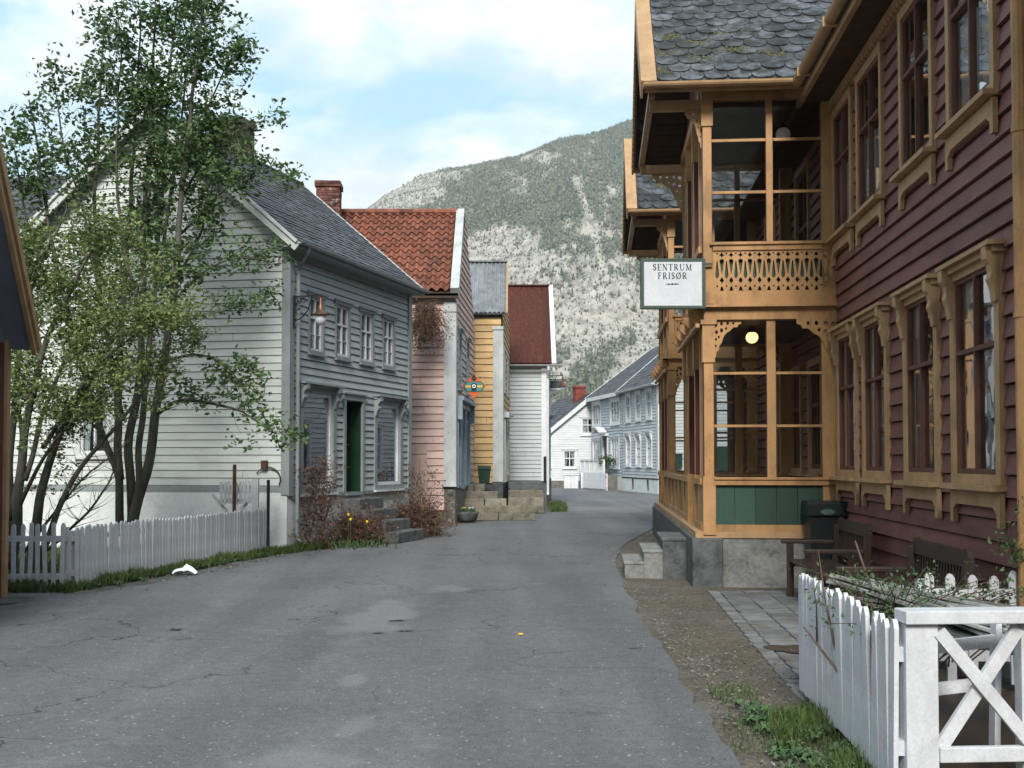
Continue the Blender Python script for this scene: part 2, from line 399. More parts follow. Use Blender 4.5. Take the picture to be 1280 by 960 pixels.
def window(th, F, u0, u1, z0, z1, cas, sash, cols=2, rows=(.0, .62), cw=.1, proud=.05, cornice=0, consoles=False, sill='plain',
           curtain='side', glass='glass', label=None, mun=.03, fr=.045, rows_low=1, deep=.45, name='window', room='room', cornmat=None, push=.0):
    mb = MB()
    mb.box(F, u0-cw, u0, -.03, proud, z0-.0, z1+.002)
    mb.box(F, u1, u1+cw, -.03, proud, z0-.0, z1+.002)
    mb.box(F, u0-cw, u1+cw, -.03, proud+.004, z1, z1+cw*1.1)
    mb.box(F, u0-cw, u1+cw, -.03, proud+.002, z0-cw*.8, z0)
    if cornice:
        mb.box(F, u0-cw-.06, u1+cw+.06, -.03, proud+cornice, z1+cw*1.1, z1+cw*1.1+.035)
        mb.box(F, u0-cw-.03, u1+cw+.03, -.03, proud+cornice*.5, z1+cw*1.1-.05, z1+cw*1.1-.003)
    if consoles:
        for a in (u0-cw-.008, u1+.004):
            G = Fr(F.p(a, proud, z1+cw*1.1), F.V, F.U, F.W)
            mb.poly(G, [(0, -.004), (cornice*.95, -.004), (cornice*.95, -.10), (cornice*.6, -.14), (cornice*.5, -.2), (cornice*.62, -.25), (cornice*.35, -.32), (.02, -.42), (0, -.42)], 0, cw)
    w = mb.build(name, M[cas], th)
    if label: w['label'] = label
    F0 = F; F = Fr(F.p(0, push, 0), F.U, F.V, F.W)
    s = MB()
    s.box(F, u0, u0+fr, -.05, .0, z0, z1); s.box(F, u1-fr, u1, -.05, .0, z0, z1)
    s.box(F, u0+fr, u1-fr, -.05, .0, z0, z0+fr*1.3); s.box(F, u0+fr, u1-fr, -.05, .0, z1-fr, z1)
    H = z1-z0; W_ = u1-u0
    zt = z0+H*rows[1]
    s.box(F, u0+fr, u1-fr, -.05, .012, zt-mun, zt+mun)
    for c in range(1, cols):
        uc = u0+W_*c/cols
        s.box(F, uc-mun*.8, uc+mun*.8, -.05, .008, z0+fr*1.3, zt-mun); s.box(F, uc-mun*.8, uc+mun*.8, -.05, .008, zt+mun, z1-fr)
    for k in range(1, rows_low):
        zz = z0+(zt-z0)*k/rows_low
        s.box(F, u0+fr, u1-fr, -.045, -.004, zz-mun*.35, zz+mun*.35)
    s.build('sash', M[sash], w)
    p = MB(); p.add([F.p(u0+fr*.5, -.03, z0+fr*.5), F.p(u1-fr*.5, -.03, z0+fr*.5), F.p(u1-fr*.5, -.03, z1-fr*.5), F.p(u0+fr*.5, -.03, z1-fr*.5)], [(0, 1, 2, 3)])
    p.build('pane', M[glass], w)
    F = F0
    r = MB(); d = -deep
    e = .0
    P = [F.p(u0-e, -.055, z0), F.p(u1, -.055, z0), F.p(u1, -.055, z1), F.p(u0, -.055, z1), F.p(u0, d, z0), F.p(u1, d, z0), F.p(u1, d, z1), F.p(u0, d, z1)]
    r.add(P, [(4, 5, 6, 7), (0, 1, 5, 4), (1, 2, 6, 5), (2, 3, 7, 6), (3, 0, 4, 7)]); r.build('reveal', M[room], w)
    if sill:
        b = MB()
        if sill == 'legs':
            b.box(F, u0-cw-.025, u1+cw+.025, -.02, proud+.09, z0-cw*.8-.045, z0-cw*.8-.002)
            b.poly(F, [(u0-cw, z0-.13), (u1+cw, z0-.13), (u1+cw, z0-.40), (u1+cw-.07, z0-.40), (u1+cw-.07, z0-.30), (u1+cw-.15, z0-.25), (u0-cw+.15, z0-.25), (u0-cw+.07, z0-.30), (u0-cw+.07, z0-.40), (u0-cw, z0-.40)], .03, proud+.01)
        else:
            b.box(F, u0-cw-.02, u1+cw+.02, -.02, proud+.045, z0-cw*.8-.04, z0-cw*.8-.002)
        b.build('sill', M[cornmat or cas], w)
    if curtain:
        c = MB(); cv = -.085+push
        def drape(ua, ub, bot, pinch=0):
            n = 14; V = []
            for k in range(n+1):
                u = ua+(ub-ua)*k/n; vv = cv+.015*math.sin(k*2.4)
                V.append(F.p(u, vv, z1-.02)); 
            for k in range(n+1):
                u = ua+(ub-ua)*(k/n)*(1-pinch*.5) if pinch >= 0 else ub-(ub-ua)*(1-k/n)*(1+pinch*.5)
                vv = cv+.018*math.sin(k*2.4+.5)
                V.append(F.p(u, vv, bot))
            c.add(V, [(k, k+1, n+2+k, n+1+k) for k in range(n)], R.uniform(.2, .8))
        if curtain == 'side':
            drape(u0+.02, u0+W_*.36, z0+.05, .8); drape(u1-W_*.36, u1-.02, z0+.05, -.8)
        elif curtain == 'full': drape(u0+.02, u1-.02, z0+.05)
        elif curtain == 'half': drape(u0+.02, u1-.02, z0+(z1-z0)*.45)
        elif curtain == 'low':
            n = 14; V = [F.p(u0+(u1-u0)*k/n, cv+.015*math.sin(k*2.4), z) for z in (z0+.05, z0+H*.55) for k in range(n+1)]
            c.add(V, [(k, k+1, n+2+k, n+1+k) for k in range(n)], .6)
        c.build('curtain', M['curtain'], w)
    return w

def roof_tiles(mb, F, U0, U1, S1, kind, tw=.3, th=.2, clipL=None, miss=0):
    """tiles on the frame F (U along eave, V normal, W up the slope)"""
    rows = int(math.ceil(S1/th))
    for r in range(rows):
        s0 = r*th; s1 = min(s0+th*1.55, S1+.02)
        n = int(math.ceil((U1-U0)/tw))+1
        off = (tw/2 if r % 2 else 0) if kind != 'pan' else 0
        for k in range(n):
            a = max(U0, U0+k*tw-off); b = min(U1, U0+(k+1)*tw-off)
            if b-a < .03: continue
            t = min(1, max(0, R.gauss(.5, .22)))
            if kind == 'scale':
                j = R.uniform(0, .008); lf = .012+R.uniform(0, .012); c = (a+b)/2; h = (b-a)/2*.98
                dz = R.uniform(-.02, .02)
                pts = [(c-h, s1), (c-h, s0+th*.55+dz)]+[(c-h*math.cos(q), s0+th*.55-th*.5*math.sin(q)+dz) for q in [math.pi*i/6 for i in range(1, 6)]]+[(c+h, s0+th*.55+dz), (c+h, s1)]
                V = [F.p(u, lf*(1-(s-s0)/(s1-s0+.001))+.004+j, s) for u, s in pts]+[F.p(u, -.004, s) for u, s in pts]
                m = len(pts)
                mb.add(V, [tuple(range(m))]+[(i, (i+1) % m, (i+1) % m+m, i+m) for i in range(m)], t)
            elif kind == 'rect':
                lf = .014+R.uniform(0, .012); e = R.uniform(-.02, .02); h = .006; 
                dz = R.uniform(-.012, .018); c1 = (b-a)*.22
                pts = [(a+h, s1), (a+h, s0+c1*.8+dz), (a+c1, s0+dz), (b-c1, s0+dz), (b-h, s0+c1*.8+dz), (b-h, s1)]
                V = [F.p(u, lf*(1-(s-s0)/(s1-s0+.001))+.004, s) for u, s in pts]+[F.p(u, -.004, s) for u, s in pts]
                m = len(pts)
                mb.add(V, [tuple(range(m))]+[(i, (i+1) % m, (i+1) % m+m, i+m) for i in range(m)], t)
            elif kind == 'pan':
                m = 8; s1 = min(s0+th*1.12, S1)
                top = []; bot = []; und = []
                for i in range(m+1):
                    x = i/m; u = a+(b-a)*x
                    hh = .045*math.sin(2*math.pi*x+.6)+.03
                    lp = .02*math.sin(math.pi*x)
                    bot.append(F.p(u, hh+.045, s0-lp)); top.append(F.p(u, hh+.005, s1)); und.append(F.p(u, hh+.012, s0-lp+.01))
                V = bot+top+und
                mb.add(V, [(i, i+1, m+1+i+1, m+1+i) for i in range(m)]+[(i, i+1, 2*m+2+i+1, 2*m+2+i) for i in range(m)], t)
def corrugate(mb, F, U0, U1, S1, pitch=.13, amp=.018, sheet=.8):
    n = int((U1-U0)/pitch*8); V = []; 
    k0 = 0
    for seg in (0, 1):
        for i in range(n+1):
            u = U0+(U1-U0)*i/n; h = amp*math.sin(2*math.pi*u/pitch)+amp+.01
            V.append(F.p(u, h+(0.01 if seg == 0 else 0), 0 if seg == 0 else S1))
    for i in range(n):
        u = (U0+(U1-U0)*i/n)
        mb.add([V[i], V[i+1], V[n+1+i+1], V[n+1+i]], [(0, 1, 2, 3)], .5+.35*math.sin(math.floor(u/sheet)*2.3))
def slope_frame(E0, E1, R0):
    E0, E1, R0 = Vector(E0), Vector(E1), Vector(R0)
    U = (E1-E0).normalized(); W = (R0-E0)
    n = U.cross(W).normalized()
    if n.z < 0: n = -n
    return Fr(E0, U, n, W), (E1-E0).length, W.length
def roof_slab(mb, F, L, S, th=.10, under=0):
    mb.box(F, 0, L, -th, -.006, 0, S)
def gutter(mb, a, b, r=.06):
    a, b = Vector(a), Vector(b); d = (b-a).normalized(); x = Vector((0, 0, 1)).cross(d).normalized(); z = Vector((0, 0, 1))
    V = []; n = 8
    for p in (a, b):
        for k in range(n+1):
            q = math.pi*k/n
            V.append(p+x*r*math.cos(q)-z*r*math.sin(q))
        for k in range(n+1):
            q = math.pi*(n-k)/n
            V.append(p+x*(r*.85)*math.cos(q)-z*(r*.85)*math.sin(q))
    m = 2*n+2
    mb.add(V, [(k, (k+1) % m, m+(k+1) % m, m+k) for k in range(m)]+[tuple(range(m)), tuple(range(m, 2*m))])
def bricks(mb, cx, cy, z0, z1, w, d, rot=0, course=.075, bl=.22):
    F = Fr((cx, cy, z0), (math.cos(rot), math.sin(rot), 0), (-math.sin(rot), math.cos(rot), 0))
    n = int((z1-z0)/course)
    mb.box(F, -w/2+.01, w/2-.01, -d/2+.01, d/2-.01, 0, z1-z0, .95)
    for r in range(n):
        for side in range(4):
            L = w if side % 2 == 0 else d
            off = (r % 2)*bl/2
            a = -L/2-off
            while a < L/2:
                p, q = max(a, -L/2), min(a+bl-.012, L/2)
                if q-p > .03:
                    j = R.uniform(0, .01)
                    if side == 0: mb.box(F, p, q, -d/2-j, -d/2+.012, r*course, r*course+course-.012, R.random())
                    if side == 2: mb.box(F, p, q, d/2-.012, d/2+j, r*course, r*course+course-.012, R.random())
                    if side == 1: mb.box(F, -w/2-j, -w/2+.012, p, q, r*course, r*course+course-.012, R.random())
                    if side == 3: mb.box(F, w/2-.012, w/2+j, p, q, r*course, r*course+course-.012, R.random())
                a += bl
    return F
CLX, CLY, SKYS, SUNE, EXPO, HAZE = 3.3, 1.7, .10, 2.6, 1.1, .00016

# ================================================================== RED TIMBER BUILDING (right)
SD = Vector((.0797, .9968, 0)); SN = Vector((-.9968, .0797, 0))       # street direction, towards-street normal
F = Fr((4.188, 14, 0), -SD, SN)
red = thing('timber_house', 'big dark red timber house with ochre window frames and two storey glazed veranda', 'house', F.p(0, 0, 0))
low = [(.45, 1.33, 1.50, 3.12), (1.78, 2.66, 1.50, 3.12), (3.46, 4.34, 1.50, 3.12), (4.90, 5.84, 1.50, 3.12)]
upp = [(.30, 1.18, 4.50, 5.98), (1.60, 2.56, 4.50, 5.98), (3.40, 4.30, 4.50, 5.98), (4.86, 5.82, 4.50, 5.98)]
lowb = [(-1.5, -.7, 1.5, 2.95), (-3.0, -2.2, 1.5, 2.95), (-5.2, -4.3, .75, 2.95), (-7.6, -6.8, 1.5, 2.95), (-9.3, -8.5, 1.5, 2.95)]
uppb = [(-2.4, -1.5, 3.75, 5.9), (-5.4, -4.4, 4.4, 5.9), (-8.6, -7.6, 3.75, 5.9)]
offr = [(7.4, 8.3, 1.5, 3.12), (9.0, 9.9, 1.5, 3.12), (7.4, 8.3, 4.5, 5.98), (9.0, 9.9, 4.5, 5.98)]
wall(red, F, .3, 6.12, -10.6, 11.0, low+upp+lowb+uppb+offr, 'red', .17, lap=.034, gap=.014)
mb = MB(); mb.box(F, -10.6, 11, -.2, .03, -.1, .3); mb.build('foundation', M['concrete'], red)
# hidden ends and back
mb = MB(); E1 = F.p(11, 0, 0); mb.box(F, 10.95, 11, -8, -.02, 0, 6.1); mb.box(F, -10.6, -10.55, -8, -.02, 0, 6.1); mb.box(F, -10.6, 11, -8.05, -8, 0, 6.1)
mb.build('rear_wall', M['red'], red)
CU = ['side', 'side', 'side', 'side']
for i, o in enumerate(low):
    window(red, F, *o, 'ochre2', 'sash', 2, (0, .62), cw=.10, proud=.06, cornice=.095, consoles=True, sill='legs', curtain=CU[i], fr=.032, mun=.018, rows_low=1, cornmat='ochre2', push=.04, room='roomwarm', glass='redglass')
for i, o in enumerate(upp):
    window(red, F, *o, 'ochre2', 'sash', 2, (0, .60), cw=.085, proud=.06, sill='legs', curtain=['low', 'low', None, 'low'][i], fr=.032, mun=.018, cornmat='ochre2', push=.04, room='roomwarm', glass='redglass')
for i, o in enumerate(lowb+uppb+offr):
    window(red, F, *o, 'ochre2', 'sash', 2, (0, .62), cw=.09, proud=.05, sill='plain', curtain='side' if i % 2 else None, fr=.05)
# frieze, eave, gutter, roof
mb = MB()
mb.box(F, -.02, 11, -.02, .05, 5.99+.1, 6.24); mb.box(F, -.02, 11, .05, .09, 6.15, 6.24)
for k in range(100): mb.box(F, .02+k*.11, .075+k*.11, .052, .10, 6.10, 6.15)
mb.box(F, -.02, 11, .40, .46, 6.24, 6.40)
mb.build('frieze', M['ochre2'], red)
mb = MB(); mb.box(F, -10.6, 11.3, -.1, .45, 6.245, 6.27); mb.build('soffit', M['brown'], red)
mb = MB(); gutter(mb, F.p(.55, .54, 6.40), F.p(11.3, .54, 6.40), .075)
for k in range(7): mb.box(F, 1.0+k*1.5, 1.03+k*1.5, .44, .63, 6.30, 6.41)
mb.build('gutter', M['ochre2'], red)
mb = MB(); Fm, L, S = slope_frame(F.p(.55, .55, 6.40), F.p(11.4, .55, 6.40), F.p(.55, -4, 9.9)); roof_slab(mb, Fm, L, S); 
Fm2, L2, S2 = slope_frame(F.p(-10.9, .0, 6.82), F.p(.55, .0, 6.82), F.p(-10.9, -4, 9.9)); roof_slab(mb, Fm2, L2, S2)
Fm3, L3, S3 = slope_frame(F.p(-10.9, -8.5, 6.40), F.p(11.4, -8.5, 6.40), F.p(-10.9, -4, 9.9)); roof_slab(mb, Fm3, L3, S3)
roof_tiles(mb, Fm, 0, L, S, 'scale', .3, .24)
mb.build('roof', M['slate2'], red)
# pilaster and downpipe at the right
mb = MB(); mb.box(F, 6.60, 6.95, 0, .055, .3, 6.1); mb.build('corner_board', M['ochre'], red)
mb = MB(); pts = [F.p(6.56, .12, z) for z in (.1, 4.0)]+[F.p(6.565, .12, 4.1), F.p(6.56, .12, 6.1), F.p(6.56, .5, 6.38)]; mb.tube(pts, .052, 10)
for z in (1.0, 2.6, 3.9, 5.2): mb.tube([F.p(6.56, .12, z), F.p(6.56, .12, z+.04)], .06, 10)
mb.build('downpipe', M['ochre'], red)

# ---- veranda bays
Fs = Fr((2.46, 13.92, 0), SD, SN)                # runs away along the street, V towards the street
WB = 1.725
def fretboard(mb, G, u0, u1, z0, z1, v0, v1):
    n = max(1, round((u1-u0)/.123)); w = (u1-u0)/n; H = z1-z0
    outer = [(u0, z0), (u1, z0), (u1, z1), (u0, z1)]; holes = []
    def circ(cx, cz, r, k=8, sx=1): return [(cx+r*sx*math.cos(2*math.pi*i/k), cz+r*math.sin(2*math.pi*i/k)) for i in range(k)]
    for k in range(n):
        c = u0+w*(k+.5)
        holes.append([(c-.020, z0+H*.36), (c, z0+H*.32), (c+.020, z0+H*.36), (c+.024, z0+H*.42), (c+.006, z0+H*.74), (c-.006, z0+H*.74), (c-.024, z0+H*.42)])
        holes.append(circ(c, z0+H*.14, .013, 6)); holes.append(circ(c, z0+H*.92, .012, 6))
        if k < n-1:
            d = c+w/2
            holes.append([(d-.004, z0+H*.43), (d+.004, z0+H*.43), (d+.030, z0+H*.76), (d, z0+H*.80), (d-.030, z0+H*.76)])
            holes.append([(d, z0+H*.20), (d+.028, z0+H*.28), (d, z0+H*.36), (d-.028, z0+H*.28)])
            holes.append([(d-.034, z0+H*.88), (d-.012, z0+H*.86), (d, z0+H*.82), (d+.012, z0+H*.86), (d+.034, z0+H*.88), (d+.012, z0+H*.91), (d, z0+H*.96), (d-.012, z0+H*.91)])
            holes.append([(d-.026, z0+H*.03), (d+.026, z0+H*.03), (d+.012, z0+H*.12), (d, z0+H*.14), (d-.012, z0+H*.12)])
    mb.fret(G, outer, holes, v0, v1)
def bracket(mb, G, u, z, w, h, sgn, v0, v1):
    """pierced corner bracket hanging from (u, z), reaching sgn*w sideways"""
    q = lambda x, y: (u+sgn*x*w, z-y*h)
    outer = [q(0, 0), q(1, 0), q(1, .10), q(.9, .13), q(.86, .2), q(.72, .2), q(.6, .3), q(.46, .36), q(.36, .48), q(.3, .62), q(.22, .7), q(.2, .82), q(.12, .86), q(.1, 1), q(0, 1)]
    def c(x, y, r, k=7): return [q(x+r*math.cos(2*math.pi*i/k), y+r*math.sin(2*math.pi*i/k)) for i in range(k)]
    holes = [c(.11, .12, .06), c(.30, .10, .055), c(.52, .09, .05), c(.72, .09, .04), c(.12, .33, .055), c(.30, .28, .06), c(.46, .23, .04), c(.10, .52, .04), c(.20, .46, .04), c(.09, .70, .035)]
    if sgn < 0: outer = outer[::-1]
    mb.fret(G, outer, holes, v0, v1)
def bay(name, s0, Lb, far=False):
    B = Fr(Fs.p(s0, 0, 0), -SN, -SD)             # U to the right, V towards the camera
    main = MB()
    # front face (and a matching back face at Lb)
    for G, back in ((B, False), (Fr(Fs.p(s0+Lb, 0, 0), -SN, SD), True)):
        m = main
        m.box(G, .02, WB, -.10, .0, .70, .79); 
        m.box(G, .14, WB, -.10, .03, 1.30, 1.37); m.box(G, .14, WB, -.12, .05, 1.37, 1.40)
        m.box(G, .02, WB, -.12, .03, 3.43, 3.585); m.box(G, -.08, WB, -.12, .11, 3.585, 3.615)
        m.box(G, .0, WB, -.10, .035, 3.618, 3.79)
        m.box(G, .14, WB-.2, -.08, .02, 4.33, 4.40); m.box(G, .10, WB-.1, -.10, .045, 4.40, 4.435)
        m.box(G, .0, WB, -.10, .01, 6.30, 6.46)
        for z in (2.06, 2.74): m.box(G, .14, .82, -.05, -.01, z-.016, z+.016); m.box(G, .93, WB-.21, -.05, -.01, z-.016, z+.016)
        for z in (5.09, 5.77): m.box(G, .13, .83, -.05, -.01, z-.018, z+.018); m.box(G, .91, WB-.19, -.05, -.01, z-.018, z+.018)
    # side towards the street
    m.box(Fs, s0+.14, s0+Lb-.14, -.12, .03, 3.43, 3.585); m.box(Fs, s0-.1, s0+Lb+.1, -.12, .10, 3.585, 3.615); m.box(Fs, s0+.14, s0+Lb-.14, -.10, .02, 3.618, 3.79)
    m.box(Fs, s0+.14, s0+Lb-.14, -.10, .02, 6.30, 6.46); m.box(Fs, s0+.14, s0+Lb-.14, -.08, .03, 4.33, 4.42)
    for a, b in ((.14, 1.05), (2.2, Lb-.14)): m.box(Fs, s0+a, s0+b, -.09, .03, 1.30, 1.38); m.box(Fs, s0+a, s0+b, -.08, .01, .70, .79)
    p = main.build(name, M['ochre'], red)
    # posts
    def post(G, u0, u1, v0, v1, z0, z1, cap):
        q = MB(); q.box(G, u0, u1, v0, v1, z0, z1, .6)
        e = .02
        q.box(G, u0-e, u1+e, v0-e, v1+e, z0, z0+.75 if cap == 'low' else z0+.5, .65) if cap else None
        if cap == 'low':
            q.box(G, u0-e, u1+e, v0-e, v1+e, z1-.55, z1-.05, .65); q.box(G, u0-e-.02, u1+e+.02, v0-e-.02, v1+e+.02, z1-.06, z1, .5)
        if cap == 'up': q.box(G, u0-e, u1+e, v0-e, v1+e, z1-.5, z1, .65)
        o = q.build('post', M['ochre'], p)
        r = MB(); zz0 = z0+(.76 if cap == 'low' else .51); zz1 = z1-(.56 if cap == 'low' else .51)
        for a in (u0-.006, u1+.001): r.box(G, a, a+.005, v0+.01, v1-.004, zz0, zz1)
        r.build('chamfer', M['reddark'], p)
    for G in (B, Fr(Fs.p(s0+Lb, 0, 0), -SN, SD)):
        post(G, .02, .14, -.14, -.0, .66, 3.43, 'low'); post(G, .02, .13, -.14, .0, 3.62, 6.46, 'up')
        post(G, .82, .93, -.10, .0, 1.40, 3.43, None); post(G, .83, .91, -.09, .0, 4.43, 6.30, None)
        q = MB(); q.box(G, WB-.21, WB, -.12, .0, .79, 3.43); q.box(G, WB-.19, WB, -.12, .0, 3.62, 6.30); q.build('pilaster', M['ochre'], p)
    for s in ((1.10, 2.15) if not far else (1.1, 2.15)):
        post(Fs, s0+s, s0+s+.11, -.14, .0, .66, 3.43, 'low'); post(Fs, s0+s, s0+s+.10, -.12, .0, 3.62, 6.30, 'up')
    # slimmer mullions
    q = MB()
    for s in (.6, 1.65, 2.7):
        if not (s == 1.65): q.box(Fs, s0+s, s0+s+.05, -.10, -.02, 1.38, 3.43)
        q.box(Fs, s0+s, s0+s+.05, -.10, -.02, 4.42, 6.30)
    q.build('mullion', M['ochre2'], p)
    for G in (B, Fr(Fs.p(s0+Lb, 0, 0), -SN, SD)):
        q = MB()
        n = 6
        for k in range(n):
            a = .14+(WB-.14)*k/n; q.box(G, a+.003, a+(WB-.14)/n-.003, -.05, -.02+R.uniform(-.002, .002), .79, 1.30, R.random())
        q.build('panel', M['green'], p)
        q = MB(); q.box(G, .13, WB-.02, -.09, -.06, 3.79, 4.33); q.build('balcony_panel', M['green'], p)
        q = MB(); fretboard(q, G, .135, WB-.03, 3.79, 4.335, -.03, .0); q.build('fretwork', M['ochre'], p)
        q = MB(); bracket(q, G, .14, 3.43, .36, .48, 1, -.04, -.01); q.build('corner_bracket', M['ochre'], p)
        q = MB(); bracket(q, G, WB-.21+.2, 3.43, .52, .62, -1, .002, .03); q.build('corner_bracket', M['ochre'], p)
        q = MB()
        for a, b, c, d in ((.13, .82, 1.39, 3.43), (.93, WB-.2, 1.39, 3.43), (.13, .83, 4.43, 6.30), (.91, WB-.19, 4.43, 6.30)):
            q.add([G.p(a, -.03, c), G.p(b, -.03, c), G.p(b, -.03, d), G.p(a, -.03, d)], [(0, 1, 2, 3)])
        q.build('pane', M['porchglass'], p)
    # street side panels, glass and joist ends
    q = MB()
    for a, b in ((.14, 1.05), (2.28, Lb-.14)):
        n = 6
        for k in range(n): q.box(Fs, s0+a+(b-a)*k/n+.006, s0+a+(b-a)*(k+1)/n-.006, -.05, -.02, .79, 1.30, R.random())
    q.box(Fs, s0+.14, s0+Lb-.14, -.06, -.03, 3.79, 4.33); q.build('side_panel', M['ochre2'], p)
    q = MB(); q.add([Fs.p(s0+.14, -.05, 4.42), Fs.p(s0+Lb-.14, -.05, 4.42), Fs.p(s0+Lb-.14, -.05, 6.3), Fs.p(s0+.14, -.05, 6.3)], [(0, 1, 2, 3)]); q.build('side_pane', M['porchglass'], p)
    q = MB()
    for k in range(5):
        s = s0+.1+k*(Lb-.25)/4
        q.poly(Fr(Fs.p(s, 0, 0), SN, SD), [(-.05, 3.43), (-.05, 3.58), (.17, 3.58), (.17, 3.50), (.10, 3.43)], 0, .09)
    q.build('joist_end', M['ochre'], p)
    q = MB(); q.bar(Fs.p(s0+.0, .06, 3.36), Fs.p(s0+Lb, .06, 3.36), .05, .05); q.build('handrail_moulding', M['ochre2'], p)
    # floors and ceilings
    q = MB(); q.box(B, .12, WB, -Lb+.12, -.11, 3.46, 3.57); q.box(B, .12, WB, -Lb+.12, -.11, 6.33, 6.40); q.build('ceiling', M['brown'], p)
    # roof
    ov = .32; se = 6.44; rz = 8.35; off = -.74
    A0 = B.p(off, ov, se); A1 = B.p(4.5, ov, se); A2 = B.p(off, -Lb/2, rz)
    C0 = B.p(4.5, -Lb-ov, se); C1 = B.p(off, -Lb-ov, se); C2 = B.p(4.5, -Lb/2, rz)
    q = MB(); Fa, L, S = slope_frame(A0, A1, A2); q.box(Fa, 0.02, L, -.05, -.01, 0, S, .3); roof_tiles(q, Fa, .16, L, S, 'scale', .30, .24)
    Fc, L, S = slope_frame(C0, C1, C2); q.box(Fc, 0, L-.02, -.05, -.01, 0, S, .3); roof_tiles(q, Fc, 0, L-.16, S, 'scale', .30, .24)
    r = q.build('roof', M['slate2'], p)
    q = MB()
    for k in range(9 if not far else 2):
        u = R.uniform(.2, 1.7); s_ = R.uniform(.2, 1.6); 
        for j in range(34): 
            c = Fa.p(u+R.gauss(0, .12), .012, s_+R.gauss(0, .06)); h_ = R.uniform(.4, 1); q.lathe(c, [(.028*h_, -.01), (.02*h_, .012), (.0, .018)], 5, R.random())
    q.build('moss', M['moss'], r)
    q = MB()
    roof_n = 14
    for Fx, fl in ((Fa, 1), (Fc, -1)):
        for k in range(roof_n):
            w0 = S*k/roof_n; q.box(Fx, .12, L-.12, -.075, -.052, w0+.005, w0+S/roof_n-.005, R.random())
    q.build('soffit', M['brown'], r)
    q = MB()
    q.box(Fa, -.02, .15, -.02, .045, -.04, S+.02); q.box(Fa, -.05, -.02, -.19, .05, -.04, S+.02)
    q.box(Fc, L-.15, L+.02, -.02, .045, -.04, S); q.box(Fc, L+.02, L+.05, -.19, .05, -.04, S)
    q.build('barge_board', M['ochre2'], r)
    q = MB()
    for Fx in (Fa, Fc):
        for k in range(26):
            u = -.052 if Fx is Fa else L+.022
            q.box(Fx, u, u+.03, -.23, -.185, .03+k*.1, .09+k*.1)
    q.build('scalloped_trim', M['ochre2'], r)
    q = MB(); gutter(q, B.p(off-.02, ov+.06, se-.03), B.p(2.2 if not far else 1.4, ov+.06, se-.03), .065); gutter(q, B.p(off-.02, -Lb-ov-.06, se-.03), B.p(1.4, -Lb-ov-.06, se-.03), .065)
    q.box(B, off, 2.0 if not far else 1.3, ov-.03, ov-.005, se-.12, se-.035)
    q.build('gutter', M['ochre2'], r)
    # purlins and brackets under the overhang
    q = MB()
    for v_ in (-.10, -Lb+.10): q.box(B, -.66, .02, v_-.05, v_+.05, 6.20, 6.33)
    q.box(B, -.66, .3, -Lb/2-.05, -Lb/2+.05, 7.9, 8.03)
    q.box(B, -.68, -.60, -Lb-.1, .1, 6.335, 6.43)
    q.build('purlin', M['ochre2'], p)
    q = MB(); bracket(q, B, .02, 6.20, .5, .62, -1, -Lb+.08, -Lb+.12); bracket(q, B, .02, 6.20, .22, .5, -1, -.12, -.09); q.build('eave_bracket', M['ochre2'], p)
    # gable wall above the balcony, street side
    q = MB(); q.poly(Fr(Fs.p(s0, 0, 0), SD, SN), [(.0, 6.46), (Lb, 6.46), (Lb/2, 8.1)], -.10, -.06); q.build('gable', M['red'], p)
    # deck under the bay
    return p
bay('veranda_bay', 0, 3.3)
bay('veranda_bay', 6.95, 3.3, True)
mb = MB(); mb.box(Fs, .0, 10.3, -WB+.05, .10, .62, .70); mb.build('veranda_floor', M['ochre2'], red)
mb = MB()
for a, b in ((3.3, 6.95),):
    mb.box(Fs, a, b, -.09, .03, 1.30, 1.38); mb.box(Fs, a, b, -.08, .01, .70, .79)
    for k in range(4): mb.box(Fs, a+(b-a)*k/4, a+(b-a)*k/4+.08, -.09, .0, .79, 1.30)
mb.build('veranda_railing', M['ochre2'], red)
mb = MB()
for k in range(18): mb.box(Fs, 3.3+3.65*k/18+.006, 3.3+3.65*(k+1)/18-.006, -.055, -.03, .79, 1.30, R.random())
mb.build('railing_board', M['ochre'], red)
# masonry base
mb = MB()
Bf = Fr(Fs.p(0, 0, 0), -SN, -SD)
mb.box(Bf, .20, WB+.02, -.3, -.02, -.1, .62)
mb.build('front_plinth', M['concrete'], red)
mb = MB(); mb.box(Fs, -.02, 10.3, -.25, .14, -.1, .618); 
mb.build('side_plinth', M['dkconc'], red, bevel=.02)

# lamps under the veranda ceilings
def globe(name, label, p, mat, r=.085):
    o = MB(); o.lathe(p, [(r*math.sin(q), r*.95*math.cos(q)) for q in [math.pi*i/10 for i in range(11)]], 18)
    t = thing(name, label, 'lamp', p); a = o.build('globe', M[mat], t, smooth=True)
    o = MB(); o.lathe(p, [(.001, .15), (.05, .15), (.05, .07), (.045, .06)], 14); o.build('lamp_fitting', M['iron'], t)
pz = Bf.p(.76, -.9, 3.30)
globe('ceiling_lamp', 'lit round glass lamp on the ceiling of the ground floor veranda', pz, 'lamp')
globe('ceiling_lamp', 'unlit round glass lamp behind the upper veranda glazing', Bf.p(1.2, -.9, 6.1), 'lampoff', .1)

